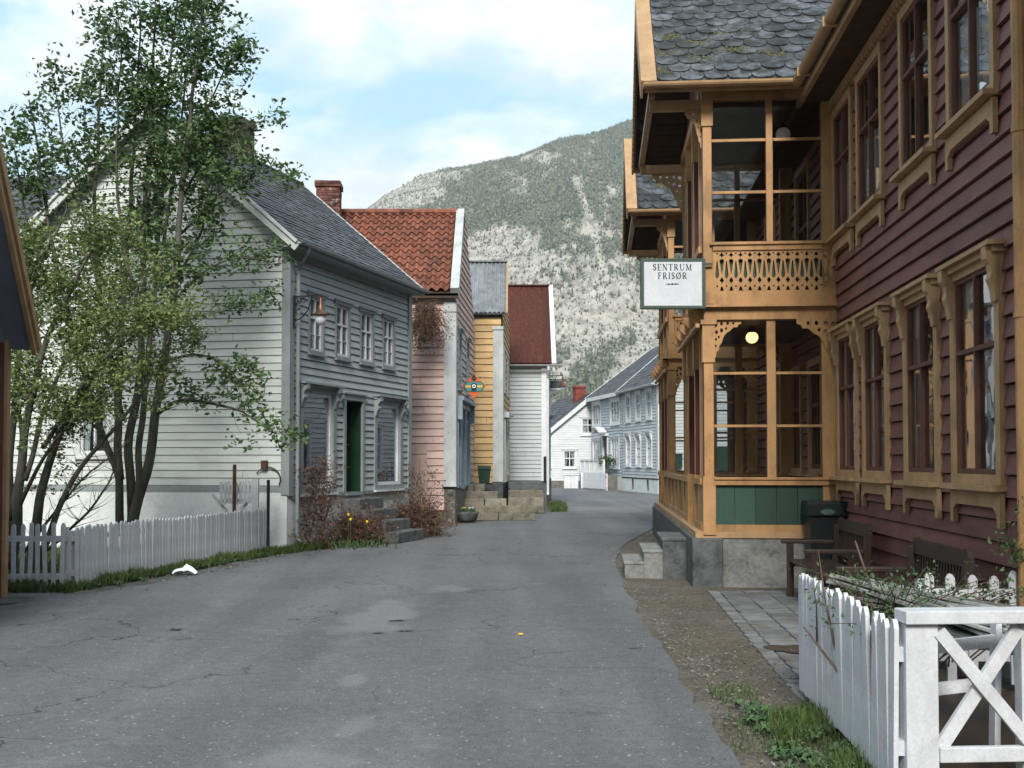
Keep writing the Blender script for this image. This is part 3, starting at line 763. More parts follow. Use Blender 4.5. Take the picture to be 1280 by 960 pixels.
# ---- hanging sign
def glyph(mb, G, segs, x, z, h, v0, v1):
    for s in segs:
        a = (x+s[0]*h, z+s[1]*h); b = (x+s[2]*h, z+s[3]*h); w = s[4]*h
        d = Vector((b[0]-a[0], b[1]-a[1])); L = d.length; d.normalize(); nx, nz = -d[1]*w/2, d[0]*w/2
        P = [(a[0]+nx, a[1]+nz), (b[0]+nx, b[1]+nz), (b[0]-nx, b[1]-nz), (a[0]-nx, a[1]-nz)]
        mb.add([G.p(u, v1, w_) for u, w_ in P]+[G.p(u, v0, w_) for u, w_ in P], [(0, 1, 2, 3), (0, 1, 5, 4), (1, 2, 6, 5), (2, 3, 7, 6), (3, 0, 4, 7)])
def arc(cx, cz, rx, rz, a0, a1, w0, w1, n=8):
    o = []
    for i in range(n):
        p, q = math.radians(a0+(a1-a0)*i/n), math.radians(a0+(a1-a0)*(i+1)/n)
        k = abs(math.cos((p+q)/2)); w = w0+(w1-w0)*k
        o.append((cx+rx*math.cos(p), cz+rz*math.sin(p), cx+rx*math.cos(q)+.01*math.copysign(1, a1-a0)*-math.sin(q), cz+rz*math.sin(q)+.01*math.copysign(1, a1-a0)*math.cos(q), w))
    return o
T_, t_ = .15, .05
def srf(x, z, w=.26): return (x-w/2, z, x+w/2, z, .045)
GL = {
 'S': (.56, arc(.28, .74, .19, .23, 20, 250, .06, .14)+arc(.28, .27, .20, .24, 110, -160, .06, .15)+[(.16, .60, .42, .42, .15), (.46, .72, .46, .95, .04), (.09, .06, .09, .3, .04)]),
 'E': (.66, [(.17, 0, .17, 1, T_), (.05, .98, .56, .98, t_), (.05, .02, .60, .02, t_), (.17, .52, .46, .52, t_), (.56, .78, .56, 1, .045), (.60, 0, .60, .24, .045), (.46, .42, .46, .62, .04)]),
 'N': (.84, [(.15, 0, .15, 1, .055), (.15, .97, .68, .03, .16), (.68, 0, .68, 1, .055), srf(.15, .02), srf(.68, .98), srf(.10, .98, .2)]),
 'T': (.70, [(.35, 0, .35, 1, T_), (.03, .97, .67, .97, t_), (.04, .76, .04, 1, .04), (.66, .76, .66, 1, .04), srf(.35, .02, .32)]),
 'R': (.76, [(.17, 0, .17, 1, T_), (.06, .98, .36, .98, t_), (.17, .49, .36, .49, t_)]+arc(.36, .735, .17, .245, 90, -90, .05, .14)+[(.34, .48, .66, .03, .14), srf(.17, .02), srf(.66, .02, .16)]),
 'U': (.82, [(.17, .30, .17, 1, T_), (.66, .3, .66, 1, .055), srf(.17, .98), srf(.66, .98)]+arc(.415, .30, .245, .27, 180, 360, .06, .11)),
 'M': (.98, [(.16, 0, .16, 1, .055), (.16, 1, .48, .08, .14), (.48, .08, .80, 1, .05), (.80, 0, .80, 1, .14), srf(.16, .02), srf(.80, .02, .28), srf(.12, .98, .16), srf(.84, .98, .16)]),
 'F': (.62, [(.17, 0, .17, 1, T_), (.05, .98, .56, .98, t_), (.17, .52, .46, .52, t_), (.56, .78, .56, 1, .045), (.46, .42, .46, .62, .04), srf(.17, .02)]),
 'I': (.36, [(.18, 0, .18, 1, T_), srf(.18, .02), srf(.18, .98)]),
 'O': (.86, arc(.43, .5, .33, .47, 0, 360, .05, .15, 16)+[(.10, -.10, .76, 1.10, .075)])}
def word(mb, G, txt, uc, z, h, v0, v1, sp=.10):
    W_ = sum(GL[c][0] for c in txt)*h+sp*h*(len(txt)-1); x = uc-W_/2
    for c in txt: glyph(mb, G, GL[c][1], x, z, h, v0, v1); x += GL[c][0]*h+sp*h
G0 = Fr((1.655, 13.80, 3.565), (1, 0, 0))
sg = thing('hanging_sign', 'white hanging sign with dark green frame and black lettering beside the ochre veranda post', 'sign', G0.p(.4, 0, 0))
mb = MB(); SW, SH = .83, .645
mb.box(G0, 0, SW, -.10, .0, 0, .035); mb.box(G0, 0, SW, -.10, .0, SH-.035, SH); mb.box(G0, 0, .04, -.10, .0, .035, SH-.035); mb.box(G0, SW-.045, SW, -.10, .0, .035, SH-.035)
mb.build('frame', M['signframe'], sg)
mb = MB(); mb.box(G0, .04, SW-.045, -.09, -.01, .035, SH-.035); mb.build('board', M['signface'], sg)
mb = MB()
Gb = Fr(G0.p(SW, -.10, 0), -G0.U, -G0.V)
for G in (G0, Gb):
    e0, e1 = (-.012, -.006)
    word(mb, G, 'SENTRUM', .405, .492, .082, e0, e1, .13); word(mb, G, 'FRISOR', .405, .382, .082, e0, e1, .13)
    for s in ((.32, .315, .49, .315, .006), (.345, .315, .375, .315, .014), (.435, .315, .465, .315, .014), (.395, .315, .415, .315, .022)): glyph(mb, G, [s], 0, 0, 1, e0, e1)
mb.build('lettering', M['ink'], sg)
mb = MB()
for z in (.05, .58): mb.bar(G0.p(SW-.01, -.05, z), G0.p(SW+.1, -.05, z), .03, .03)
mb.build('mounting_arm', M['signframe'], sg)

# ---- steps by the veranda
Gs = Fr((1.56, 15.0, 0), (.9968, -.0797, 0))
st = thing('concrete_steps', 'three rough grey concrete steps climbing to the ochre veranda', 'steps', Gs.p(.5, -.5, 0))
for i, (a, b, h, d) in enumerate(((0, .30, .22, 0), (.26, .56, .385, .02), (.52, .93, .55, .04))):
    mb = MB(); mb.box(Gs, a, b, -1.25, d, -.05, h-.045, .35); mb.box(Gs, a-.015, b+.01, -1.27, d+.012, h-.045, h, .9); mb.build('step', M['concrete' if i < 2 else 'dkconc'], st, bevel=.012)

# ---- benches and bin
def bench(label, c, L, xo):
    G = Fr(c, -SD, SN)      # U towards the camera, V to the street
    t = thing('park_bench', label, 'bench', c, 'dark wooden benches along the red wall')
    for u in (.03, L-.03):
        m = MB(); m.box(G, u-.035, u+.035, .50, .575, 0, .63); m.build('leg', M['benchwood'], t, bevel=.006)
        m = MB(); m.hexa([G.p(a, b+dv, z) for z, dv in ((0, 0), (.86, -.06)) for a, b in ((u-.035, .0), (u+.035, .0), (u+.035, .075), (u-.035, .075))]); m.build('leg', M['benchwood'], t, bevel=.006)
        m = MB(); m.box(G, u-.045, u+.045, .03, .64, .63, .675); m.build('armrest', M['benchwood'], t, bevel=.01)
        m = MB(); m.box(G, u-.025, u+.025, .07, .52, .36, .42); m.build('side_rail', M['benchwood'], t)
    m = MB()
    for k in range(6): m.box(G, .0, L, .07+k*.083, .07+k*.083+.07, .42, .445, R.random())
    m.build('seat', M['benchwood'], t, bevel=.004)
    m = MB(); n = int(L/.075)
    top = [(0.02, .80), (L*.0+.02, .88), (.06, .93), (.11, .945), (.16, .93), (L*.5, .93), (L-.16, .93), (L-.11, .945), (L-.06, .93), (L-.02, .88), (L-.02, .80)]
    m.poly(G, top, -.062, -.02, .6)
    m.box(G, .05, L-.05, -.04, -.005, .50, .56)
    for k in range(n):
        u = .07+(L-.14)*k/(n-1); m.hexa([G.p(a, b+dv, z) for z, dv in ((.56, 0), (.81, -.022)) for a, b in ((u-.018, -.035), (u+.018, -.035), (u+.018, -.015), (u-.018, -.015))], R.random())
    m.build('backrest', M['benchwood'], t)
    return t
bench('dark brown slatted bench beside the dark litter bin, armrests and leg clear of the fence', (3.84, 12.85, 0), 1.5, 0)
bench('dark brown slatted bench nearer the white picket fence, only its backrest showing', (3.50, 9.55, 0), 1.5, 0)
G = Fr((3.66, 13.30, 0), (.9968, -.0797, 0))
bn = thing('litter_bin', 'dark square litter bin with overhanging lid and pale sticker at the veranda', 'bin', G.p(.2, 0, 0))
mb = MB(); mb.hexa([G.p(a, b, z) for z, e in ((.03, .03), (.93, 0)) for a, b in ((e, -.4+e), (.44-e, -.4+e), (.44-e, -e), (e, -e))]); mb.build('body', M['bin'], bn, bevel=.012)
mb = MB(); mb.box(G, -.03, .47, -.43, .03, .93, 1.09); mb.box(G, -.02, .46, -.42, .02, 1.09, 1.11); mb.build('lid', M['bin'], bn, bevel=.015)
mb = MB(); mb.poly(G, [(.12+.09*math.cos(q)*1.0+.09, .985+.035*math.sin(q)) for q in [2*math.pi*i/16 for i in range(16)]], .031, .034); mb.build('sticker', M['binlabel'], bn)

# ================================================================== LEFT ROW
# ---- grey and pale shop house
U1 = Vector((.3035, .9528, 0)); U2 = Vector((-.9847, .1740, 0))
O1 = Vector((-4.05, 19.5, 0))
Fg = Fr(O1, U1); Fp = Fr(O1, U2, (-.1740, -.9847, 0))
h1 = thing('shop_house', 'clapboard shop house with grey street front, green door and pale gable behind the trees', 'house', O1)
ups = [(.77, 1.27, 3.70, 4.70), (1.86, 2.40, 3.70, 4.70), (2.98, 3.52, 3.70, 4.70), (4.10, 4.62, 3.70, 4.70)]
sh1 = (.50, 1.70, 1.10, 2.90); dr = (2.26, 3.02, .98, 2.84); sh2 = (3.74, 4.96, 1.10, 2.84)
wall(h1, Fg, .98, 5.52, 0.02, 5.56, ups+[sh1, dr, sh2], 'grey', .14)
for o in ups: window(h1, Fg, *o, 'greytrim', 'white', 2, (0, .62), cw=.07, proud=.035, cornice=.05, sill='plain', curtain='low', fr=.035, mun=.018, rows_low=2)
for o, lab in ((sh1, 'left'), (sh2, 'right')):
    w = window(h1, Fg, *o, 'greytrim', 'white', 1, (0, .985), cw=.13, proud=.05, cornice=.14, consoles=True, sill='plain', curtain=None, glass='shopglass', fr=.05, deep=.9, name='shop_window', cornmat='white')
    w['label'] = 'wide plain shop window '+('nearer the white gable' if lab == 'left' else 'nearer the pink house')
mb = MB()
u0, u1, z0, z1 = dr
mb.box(Fg, u0-.10, u0, -.3, .05, z0, z1); mb.box(Fg, u1, u1+.10, -.3, .05, z0, z1); mb.box(Fg, u0-.12, u1+.12, -.3, .055, z1, z1+.12); mb.box(Fg, u0-.15, u1+.15, -.02, .09, z1+.12, z1+.15); mb.box(Fg, u0, u1, -.3, .06, z0-.06, z0)
df = mb.build('door_frame', M['greytrim'], h1)
mb = MB(); mb.box(Fg, u0, u1, -.34, -.29, z0, z1)
for a in (u0+.08, (u0+u1)/2+.04):
    for c, d in ((z0+.12, z0+.7), (z0+.8, z1-.5), (z1-.42, z1-.1)): mb.box(Fg, a, a+.26, -.29, -.265, c, d, .2); mb.box(Fg, a+.04, a+.22, -.265, -.255, c+.04, d-.04, .9)
mb.add([Fg.p(u0+.002, -.29, z0), Fg.p(u0+.002, .0, z0), Fg.p(u0+.002, .0, z1), Fg.p(u0+.002, -.29, z1)], [(0, 1, 2, 3)])
mb.add([Fg.p(u1-.002, -.29, z0), Fg.p(u1-.002, .0, z0), Fg.p(u1-.002, .0, z1), Fg.p(u1-.002, -.29, z1)], [(0, 1, 2, 3)])
d_ = mb.build('door', M['greendoor'], h1)
mb = MB(); mb.tube([Fg.p(u1-.1, -.26, 1.95), Fg.p(u1-.1, -.22, 1.95), Fg.p(u1-.18, -.22, 1.95)], .012, 6); mb.build('handle', M['metal'], d_)
gw = [(2.35, 3.05, 5.75, 6.75), (3.52, 4.08, 1.75, 3.0), (.75, 1.3, 9.2, 9.3)][:2]
wall(h1, Fp, 1.16, 5.6, .06, 9.2, gw, 'pale', .139, lap=.02, gap=.009)
wall(h1, Fp, 5.6, 5.62, .06, 5.42, [gw[0]], 'pale', .139, gable=(2.71, 8.02), lap=.02, gap=.009, name='gable_wall')
for o in gw: window(h1, Fp, *o, 'pale', 'white', 2, (0, .60), cw=.08, proud=.035, cornice=.04, curtain='side', fr=.04, mun=.02, rows_low=2 if o[2] > 5 else 1)
mb = MB(); mb.box(Fg, -.03, .13, -.02, .05, .98, 5.5); mb.box(Fp, -.05, .11, -.02, .045, 1.0, 5.5); mb.box(Fg, 5.42, 5.6, -.02, .05, .98, 5.5); mb.build('corner_board', M['greytrim'], h1)
mb = MB(); mb.box(Fp, .1, 9.2, -.02, .03, 1.05, 1.16); mb.box(Fg, .13, 5.42, -.02, .04, .93, .98); mb.build('base_board', M['greytrim'], h1)
mb = MB(); mb.box(Fp, .0, 9.2, -.3, .02, -.1, 1.05); mb.box(Fg, .0, 5.5, -.3, -.0, -.1, .93); mb.build('foundation', M['plaster'], h1)
# roof: near slope over the street front and far slope over the back
ev = Fg.p(-.30, .34, 5.52); ee = Fg.p(5.66, .34, 5.52); apx = Fp.p(2.71, .30, 8.14)
Fa, L, S = slope_frame(ev, ee, apx+Vector((0, 0, .0)))
# make the slope frame follow the skewed gable
Wd = (apx-ev); Fa = Fr(ev, Fa.U, Fa.V, Wd); S = Wd.length
mb = MB(); mb.box(Fa, 0, L, -.06, -.005, 0, S, .3); roof_tiles(mb, Fa, .02, L, S, 'rect', .24, .15)
bl = Fp.p(5.60, .30, 5.5); Wb = apx-bl; Ub = -Fa.U; Fb = Fr(bl+Fa.U*L, Ub, Ub.cross(Wb), Wb)
if Fb.V.z < 0: Fb.V = -Fb.V
mb.box(Fb, 0, L, -.06, .02, 0, Wb.length, .5)
# lower wing roof to the left
Wa = Fp.p(5.1, .2, 5.75); Wc = Fp.p(9.4, .2, 5.75); Wr = Fp.p(9.4, -1.7, 7.5)
Fw, Lw, Sw = slope_frame(Wa, Wc, Wa+(Wr-Wc)); mb.box(Fw, 0, Lw, -.06, -.005, 0, Sw, .3); roof_tiles(mb, Fw, 0, Lw, Sw, 'rect', .3, .2)
mb.tube([Fa.p(0, .01, S), Fa.p(L, .01, S)], .05, 8, .4)
rf = mb.build('roof', M['slate'], h1)
mb = MB(); mb.box(Fg, -.3, 5.66, .0, .34, 5.44, 5.47); mb.box(Fg, -.3, 5.66, .30, .345, 5.42, 5.52); mb.build('eave_board', M['greytrim'], h1)
mb = MB()
for a, b in ((ev, apx), (bl, apx)):
    d = (Vector(b)-Vector(a)); up = Vector((0, 0, 1)); 
    mb.bar(Vector(a)+Vector((0, 0, -.10)), Vector(b)+Vector((0, 0, -.10)), .04, .16, up); mb.bar(Vector(a)+Vector((0, 0, -.01))-Fp.V*(-.03), Vector(b)+Vector((0, 0, -.01))-Fp.V*(-.03), .07, .05, up)
far = [Fa.p(L, 0, 0), Fa.p(L, 0, S)]; mb.bar(far[0]+Vector((0, 0, -.05)), far[1]+Vector((0, 0, -.05)), .04, .14)
mb.build('barge_board', M['pale'], h1)
mb = MB(); gutter(mb, Fg.p(-.34, .40, 5.53), Fg.p(5.72, .40, 5.53), .06); mb.build('gutter', M['metal'], h1)
mb = MB(); mb.tube([Fg.p(.02, .40, 5.48), Fg.p(.02, .37, 5.38), Fg.p(.20, .11, 5.12), Fg.p(.20, .09, 5.0), Fg.p(.20, .09, .25), Fg.p(.20, .14, .15)], .035, 8); mb.build('downpipe', M['greytrim'], h1)
# back and far walls
mb = MB(); far1 = O1+U1*5.56; back = Fp.p(5.42, 0, 0)
mb.add([far1, far1+(back-O1), far1+(back-O1)+Vector((0, 0, 5.55)), far1+(apx-ev)*1.0*0+Vector((Fp.p(2.71, 0, 0)-O1).to_tuple())+Vector((0, 0, 8.0)), far1+Vector((0, 0, 5.5))], [(0, 1, 2, 3, 4)])
mb.build('rear_wall', M['grey'], h1)
# mossy chimney on the ridge
mb = MB(); cc = Vector(Fa.p(2.85, -.2, S-.30)); bricks(mb, cc.x, cc.y, cc.z-.6, cc.z+.78, .60, .60, -.3); bricks(mb, cc.x, cc.y, cc.z+.78, cc.z+.92, .70, .70, -.3); mb.build('chimney', M['oldbrick'], rf)
# electric insulators on the corner
mb = MB(); mb.box(Fp, .16, .22, .03, .08, 5.20, 5.28); mb.box(Fp, .16, .22, .03, .08, 4.82, 4.90); mb.build('cable_clip', M['plastic'], h1)
# ---- wall lantern
wl = thing('wall_lantern', 'copper and white glass street lantern on black bracket of the grey shop house', 'lamp', Fg.p(.2, .05, 4.2))
mb = MB(); mb.box(Fg, .075, .105, .05, .08, 4.02, 4.62); A = Fg.p(.09, .05, 4.60)
tip = Fg.p(.09, .60, 4.60)
mb.bar(A, tip, .025, .025)
mb.tube([Fg.p(.09, .06, 4.15), Fg.p(.09, .2, 4.2), Fg.p(.09, .35, 4.35), Fg.p(.09, .42, 4.58)], .012, 6)
for cx, cz, r_ in ((.14, 4.52, .055), (.25, 4.53, .045), (.13, 4.40, .05)):
    mb.tube([Fg.p(.09, cx+r_*math.cos(q), cz+r_*math.sin(q)) for q in [2*math.pi*i/10 for i in range(11)]], .008, 5)
mb.tube([tip, tip+Vector((.0, 0, -.06))], .02, 8)
mb.build('bracket', M['iron'], wl)
mb = MB(); mb.lathe(tip, [(.02, -.05), (.035, -.09), (.03, -.16), (.05, -.2), (.055, -.26), (.12, -.33), (.165, -.35), (.16, -.36), (.05, -.34)], 16); mb.build('lamp_shade', M['copper'], wl, smooth=True)
mb = MB(); mb.lathe(tip, [(.085, -.355), (.10, -.40), (.095, -.46), (.06, -.52), (0, -.545)], 16); mb.build('lamp_glass', M['globe'], wl, smooth=True)
# ---- entrance steps
es = thing('concrete_steps', 'four dark concrete steps below the green shop door', 'steps', Fg.p(2.7, .8, 0))
for k in range(4):
    mb = MB(); mb.box(Fg, 2.12+k*.0, 3.25+.05*(3-k), -.02 if k == 3 else .42+.28*(2-k)-.02, .42+.28*(3-k), 0 if k < 3 else 0, .215*(k+1)); mb.build('step', M['dkconc'], es, bevel=.015)
# ---- pink house
C2 = Vector((-1.48, 27.7, 0)); S2 = Vector((.055, .9985, 0))
F2 = Fr(C2, (1, 0, 0)); F2s = Fr(C2, S2)
h2 = thing('pink_house', 'pink clapboard house with red clay tile roof and worn white corner board', 'house', C2)
rec = [(-1.27, -.70, .35, 2.02)]
wall(h2, F2, .35, 5.9, -5.2, -.26, rec, 'pink', .19, lap=.03, jit=.006)
mb = MB(); mb.box(F2, -1.27, -.70, -.02, .012, .35, 1.78, .7); mb.box(F2, -1.27, -.70, -.02, .022, 1.8, 2.02, .3); mb.build('blocked_door', M['pink'], h2)
w2 = [(.75, 1.35, 3.6, 5.0), (2.9, 3.5, 3.6, 5.0)]
d2 = [(.5, 1.0, 1.0, 3.05), (1.35, 2.25, .95, 3.05), (2.6, 3.6, 1.0, 3.05)]
wall(h2, F2s, .98, 5.95, .02, 5.4, w2+d2, 'pink', .19, gable=(2.7, 8.55), lap=.03, jit=.004)
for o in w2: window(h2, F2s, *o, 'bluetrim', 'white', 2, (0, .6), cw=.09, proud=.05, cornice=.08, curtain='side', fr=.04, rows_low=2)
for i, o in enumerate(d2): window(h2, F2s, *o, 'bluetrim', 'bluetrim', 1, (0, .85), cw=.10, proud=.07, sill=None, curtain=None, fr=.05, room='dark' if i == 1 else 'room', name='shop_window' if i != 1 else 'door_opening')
mb = MB(); mb.box(F2s, .3, 3.9, .0, .22, 3.2, 3.3); mb.box(F2s, .3, .42, .0, .18, 2.7, 3.2); mb.box(F2s, 3.8, 3.92, .0, .18, 2.7, 3.2); mb.build('door_cornice', M['bluetrim'], h2)
mb = MB(); mb.box(F2, -.27, .03, -.02, .06, 1.02, 5.45, .7); mb.box(F2, -.29, .05, -.02, .085, 5.45, 5.55); mb.box(F2, -.27, .03, -.02, .07, 5.55, 5.8); mb.box(F2s, -.04, .28, -.02, .05, 1.0, 5.75); mb.box(F2, -.30, .06, -.02, .10, .96, 1.02); mb.build('corner_board', M['white2'], h2)
mb = MB(); mb.box(F2, -5.2, .0, -.3, -.02, -.1, .35)
for k in range(26):
    a = R.uniform(-.20, -.02); z = R.uniform(.02, .8); w_ = R.uniform(.08, .16); mb.box(F2, a-w_/2, min(a+w_/2, .02), -.2, .0+R.uniform(0, .05), z, z+R.uniform(.08, .15), R.random())
mb.box(F2, -.27, .03, -.3, .0, -.05, .95, .2); mb.box(F2s, .0, 5.4, -.3, .02, -.1, .95); mb.build('foundation', M['rubble'], h2, bevel=.015)
E0 = F2.p(-5.3, .22, 5.95); E1_ = F2.p(-.06, .22, 5.95); R0 = F2.p(-5.3, -2.72, 8.62)
Fr2, L, S = slope_frame(E0, E1_, R0)
mb = MB(); mb.box(Fr2, 0, L, -.05, -.01, 0, S, .2); roof_tiles(mb, Fr2, 0.0, L-.02, S, 'pan', .235, .31)
k = 0
while k*.36 < L-.2:
    mb.tube([Fr2.p(k*.36, .07, S+.0), Fr2.p(min(k*.36+.37, L), .055, S+.0)], [.085, .10], 8, R.random()); k += 1
Fr2b, Lb_, Sb_ = slope_frame(F2.p(-.06, -5.65, 5.95), F2.p(-5.3, -5.65, 5.95), F2.p(-.06, -2.72, 8.62)); mb.box(Fr2b, 0, Lb_, -.05, .02, 0, Sb_, .4)
rf2 = mb.build('roof', M['tile'], h2)
mb = MB(); mb.box(Fr2, L-.03, L+.16, -.02, .14, -.05, S+.05, .7); mb.box(Fr2, L+.16, L+.19, -.20, .15, -.05, S+.05); mb.box(Fr2b, -.16, .03, -.02, .14, -.05, Sb_); mb.box(Fr2b, -.19, -.16, -.20, .15, -.05, Sb_); mb.build('barge_board', M['white2'], rf2)
mb = MB(); mb.box(F2, -5.3, .10, .0, .22, 5.84, 5.90); mb.box(F2, -5.3, .10, .17, .22, 5.78, 5.93); mb.build('eave_board', M['brown'], h2)
mb = MB(); bricks(mb, -5.05, 29.6, 7.3, 9.12, .62, .62, .05); bricks(mb, -5.05, 29.6, 9.12, 9.28, .70, .70, .05); mb.build('chimney', M['brick'], rf2)
# diamond sign
G = Fr((-1.02, 28.9, 3.62), (1, 0, 0))
ds = thing('diamond_sign', 'small orange diamond shaped sign with round black and white emblem on the pink house', 'sign', G.p(0, 0, 0))
mb = MB(); mb.poly(G, [(-.32, 0), (0, -.32), (.32, 0), (0, .32)], -.03, .0); mb.build('board', M['orange'], ds)
mb = MB()
ov = [(.245*math.copysign(abs(math.cos(q))**.6, math.cos(q)), -.01+.135*math.copysign(abs(math.sin(q))**.75, math.sin(q))) for q in [2*math.pi*i/24 for i in range(24)]]
mb.poly(G, [(u*1.06, w*1.1) for u, w in ov], .001, .006, 0, 1); mb.poly(G, ov, .007, .012, .5, 2); mb.poly(G, [(-.22, -.035), (.22, -.035), (.235, .02), (-.235, .02)], .013, .016, .5, 0)
ci = lambda r: [(r*math.cos(2*math.pi*i/18), .0+r*math.sin(2*math.pi*i/18)) for i in range(18)]
mb.poly(G, ci(.085), .017, .021, .5, 1); mb.poly(G, ci(.05), .022, .025, .5, 3); mb.poly(G, ci(.026), .026, .029, .5, 1); mb.poly(G, [(-.07, -.09), (-.02, -.06), (.02, -.06), (.07, -.09), (.07, -.125), (-.07, -.125)], .017, .021, .5, 1)
mb.poly(G, [(-.07, .21), (0, .14), (.07, .21), (0, .33)], .001, .02, .5, 1)
mb.build('emblem', [M['signyellow'], M['ink'], M['teal'], M['plastic']], ds)
mb = MB(); mb.bar(G.p(-.44, -.015, .25), G.p(0, -.015, .25), .02, .02); mb.build('sign_arm', M['iron'], ds)
# dry climber under the grey eave
def twigs(mb, c, spread, n, ln, r=.006, droop=.5, seed=1, leaves=None, leafn=2, ls=.03, up=.2, dirv=None):
    Q = random.Random(seed)
    for i in range(n):
        p = Vector(c)+Vector((Q.uniform(-1, 1)*spread[0], Q.uniform(-1, 1)*spread[1], Q.uniform(-1, 1)*spread[2]))
        d = Vector((Q.gauss(0, 1), Q.gauss(0, 1), Q.gauss(up, .8))).normalized()
        if dirv is not None: d = (d*.8+Vector(dirv)).normalized()
        pts = [p.copy()]; L = ln*Q.uniform(.5, 1.3)
        for k in range(4):
            d = (d+Vector((Q.gauss(0, .3), Q.gauss(0, .3), Q.gauss(-droop*.3, .2)))).normalized(); p = p+d*L/4
            if p.z < .02: p.z = .02
            pts.append(p.copy())
            if leaves is not None:
                for q in range(leafn):
                    leafquad(leaves, p+Vector((Q.gauss(0, ls), Q.gauss(0, ls), Q.gauss(0, ls))), ls*Q.uniform(.6, 1.3), Q)
        mb.tube(pts, [r, r*.8, r*.6, r*.45, r*.3], 3, Q.random(), caps=False)
def leafquad(mb, c, s, Q, t=None, flat=.0):
    a = Vector((Q.gauss(0, 1), Q.gauss(0, 1), Q.gauss(0, 1)*(1-flat))).normalized()
    b = a.cross(Vector((Q.gauss(0, 1), Q.gauss(0, 1), Q.gauss(0, 1)))).normalized()
    n = a.cross(b)
    t = Q.random() if t is None else t
    P = [c-a*s, c-a*s*.1+b*s*.5+n*s*.15, c+a*s, c-a*s*.1-b*s*.5+n*s*.15, c]
    mb.add(P, [(0, 1, 4), (1, 2, 4), (2, 3, 4), (3, 0, 4)], t)
cl = thing('dry_climber', 'tangle of dry brown twigs hanging between the grey eave and the pink wall', 'climbing plant', (-2.25, 26.6, 3.9))
mb = MB(); lf = MB(); twigs(mb, (-2.17, 26.9, 5.35), (.22, .25, .25), 520, .75, .006, 1.3, 5, lf, 1, .03, up=-.9)
mb.build('twigs', M['twig'], cl); lf.build('dead_leaves', M['dryleaf'], cl)
# ---- yellow house
C3 = Vector((-.32, 33.5, 0)); S3 = Vector((.042, .999, 0)); F3 = Fr(C3, (1, 0, 0)); F3s = Fr(C3, S3)
h3 = thing('yellow_house', 'yellow clapboard house with grey corrugated iron roof between the pink house and the rusty roof', 'house', C3)
wall(h3, F3, .92, 6.1, -4.5, -.02, [], 'yellow', .205, lap=.034, jit=.016)
w3 = [(.9, 1.5, 3.9, 5.2), (2.9, 3.5, 3.9, 5.2)]; d3 = [(.9, 1.7, .95, 3.0), (2.6, 3.4, 1.3, 3.0)]
wall(h3, F3s, .92, 6.15, .02, 5.2, w3+d3, 'yellow', .205, gable=(2.6, 8.2), lap=.03)
for o in w3: window(h3, F3s, *o, 'white2', 'white', 2, (0, .6), cw=.09, proud=.05, curtain='side')
window(h3, F3s, *d3[1], 'white2', 'white', 2, (0, .6), cw=.12, proud=.07, cornice=.15, curtain=None)
mb = MB(); o = d3[0]; mb.box(F3s, o[0]-.12, o[0], -.02, .09, o[2], o[3]); mb.box(F3s, o[1], o[1]+.12, -.02, .09, o[2], o[3]); mb.box(F3s, o[0]-.2, o[1]+.2, -.02, .2, o[3], o[3]+.18); mb.build('door_frame', M['white2'], h3)
mb = MB(); mb.box(F3s, o[0], o[1], -.06, .035, o[2], o[3]); mb.build('door', M['browndoor'], h3)
mb = MB(); mb.box(F3, -.27, .03, -.02, .06, .98, 5.7, .6); mb.box(F3, -.29, .05, -.02, .09, 5.7, 5.8); mb.box(F3s, -.04, .24, -.02, .05, .98, 5.8); mb.build('corner_board', M['white2'], h3)
mb = MB(); mb.box(F3, -4.5, -.0, -.3, -.01, -.1, .92); mb.box(F3, -.30, .03, -.3, .06, -.1, .97, .2); mb.box(F3s, 0, 5.2, -.3, .02, -.1, .92); mb.build('foundation', M['dkconc'], h3)
E0 = F3.p(-4.6, .18, 6.18); E1_ = F3.p(.14, .18, 6.18); Fr3, L, S = slope_frame(E0, E1_, F3.p(-4.6, -2.62, 8.28))
mb = MB(); corrugate(mb, Fr3, 0, L, S, .14, .022); mb.box(Fr3, 0, L, -.03, -.005, 0, S, .2); Fr3b, Lb_, Sb_ = slope_frame(F3.p(.14, -5.4, 6.18), F3.p(-4.6, -5.4, 6.18), F3.p(.14, -2.62, 8.28)); mb.box(Fr3b, 0, Lb_, -.03, .03, 0, Sb_, .4)
mb.bar(Fr3.p(0, .05, S), Fr3.p(L+.03, .05, S), .22, .05, t=.8)
rf3 = mb.build('roof', M['corr'], h3)
mb = MB(); mb.box(Fr3, L+.0, L+.05, -.16, .06, -.03, S); mb.box(Fr3b, -.05, .0, -.16, .06, -.03, Sb_); mb.build('barge_board', M['ochre2'], rf3)
# ---- rusty-roofed house
C4 = Vector((1.21, 39, 0)); S4 = Vector((.065, .998, 0)); F4 = Fr(C4, (1, 0, 0)); F4s = Fr(C4, S4)
h4 = thing('grey_house', 'light grey clapboard house with rusty red corrugated roof at the bend', 'house', C4)
wall(h4, F4, .9, 5.05, -4.0, -.02, [], 'ltgrey', .15, lap=.03)
w4 = [(1.0, 1.7, 1.4, 3.2), (3.0, 3.7, 1.4, 3.2)]
wall(h4, F4s, .9, 5.1, .02, 6.0, w4, 'bluegrey', .15, gable=(3.0, 8.2))
for o in w4: window(h4, F4s, *o, 'bluetrim', 'white', 2, (0, .6), cw=.12, proud=.08, cornice=.16, curtain='side')
mb = MB(); mb.box(F4, -.15, .02, -.02, .06, .9, 5.0, .8); mb.box(F4s, -.04, .18, -.02, .05, .9, 5.0); mb.build('corner_board', M['white'], h4)
mb = MB(); mb.box(F4, -4.0, -.0, -.3, -.01, -.1, .9); mb.box(F4s, 0, 6.0, -.3, .04, -.1, .9); mb.build('foundation', M['dkconc'], h4)
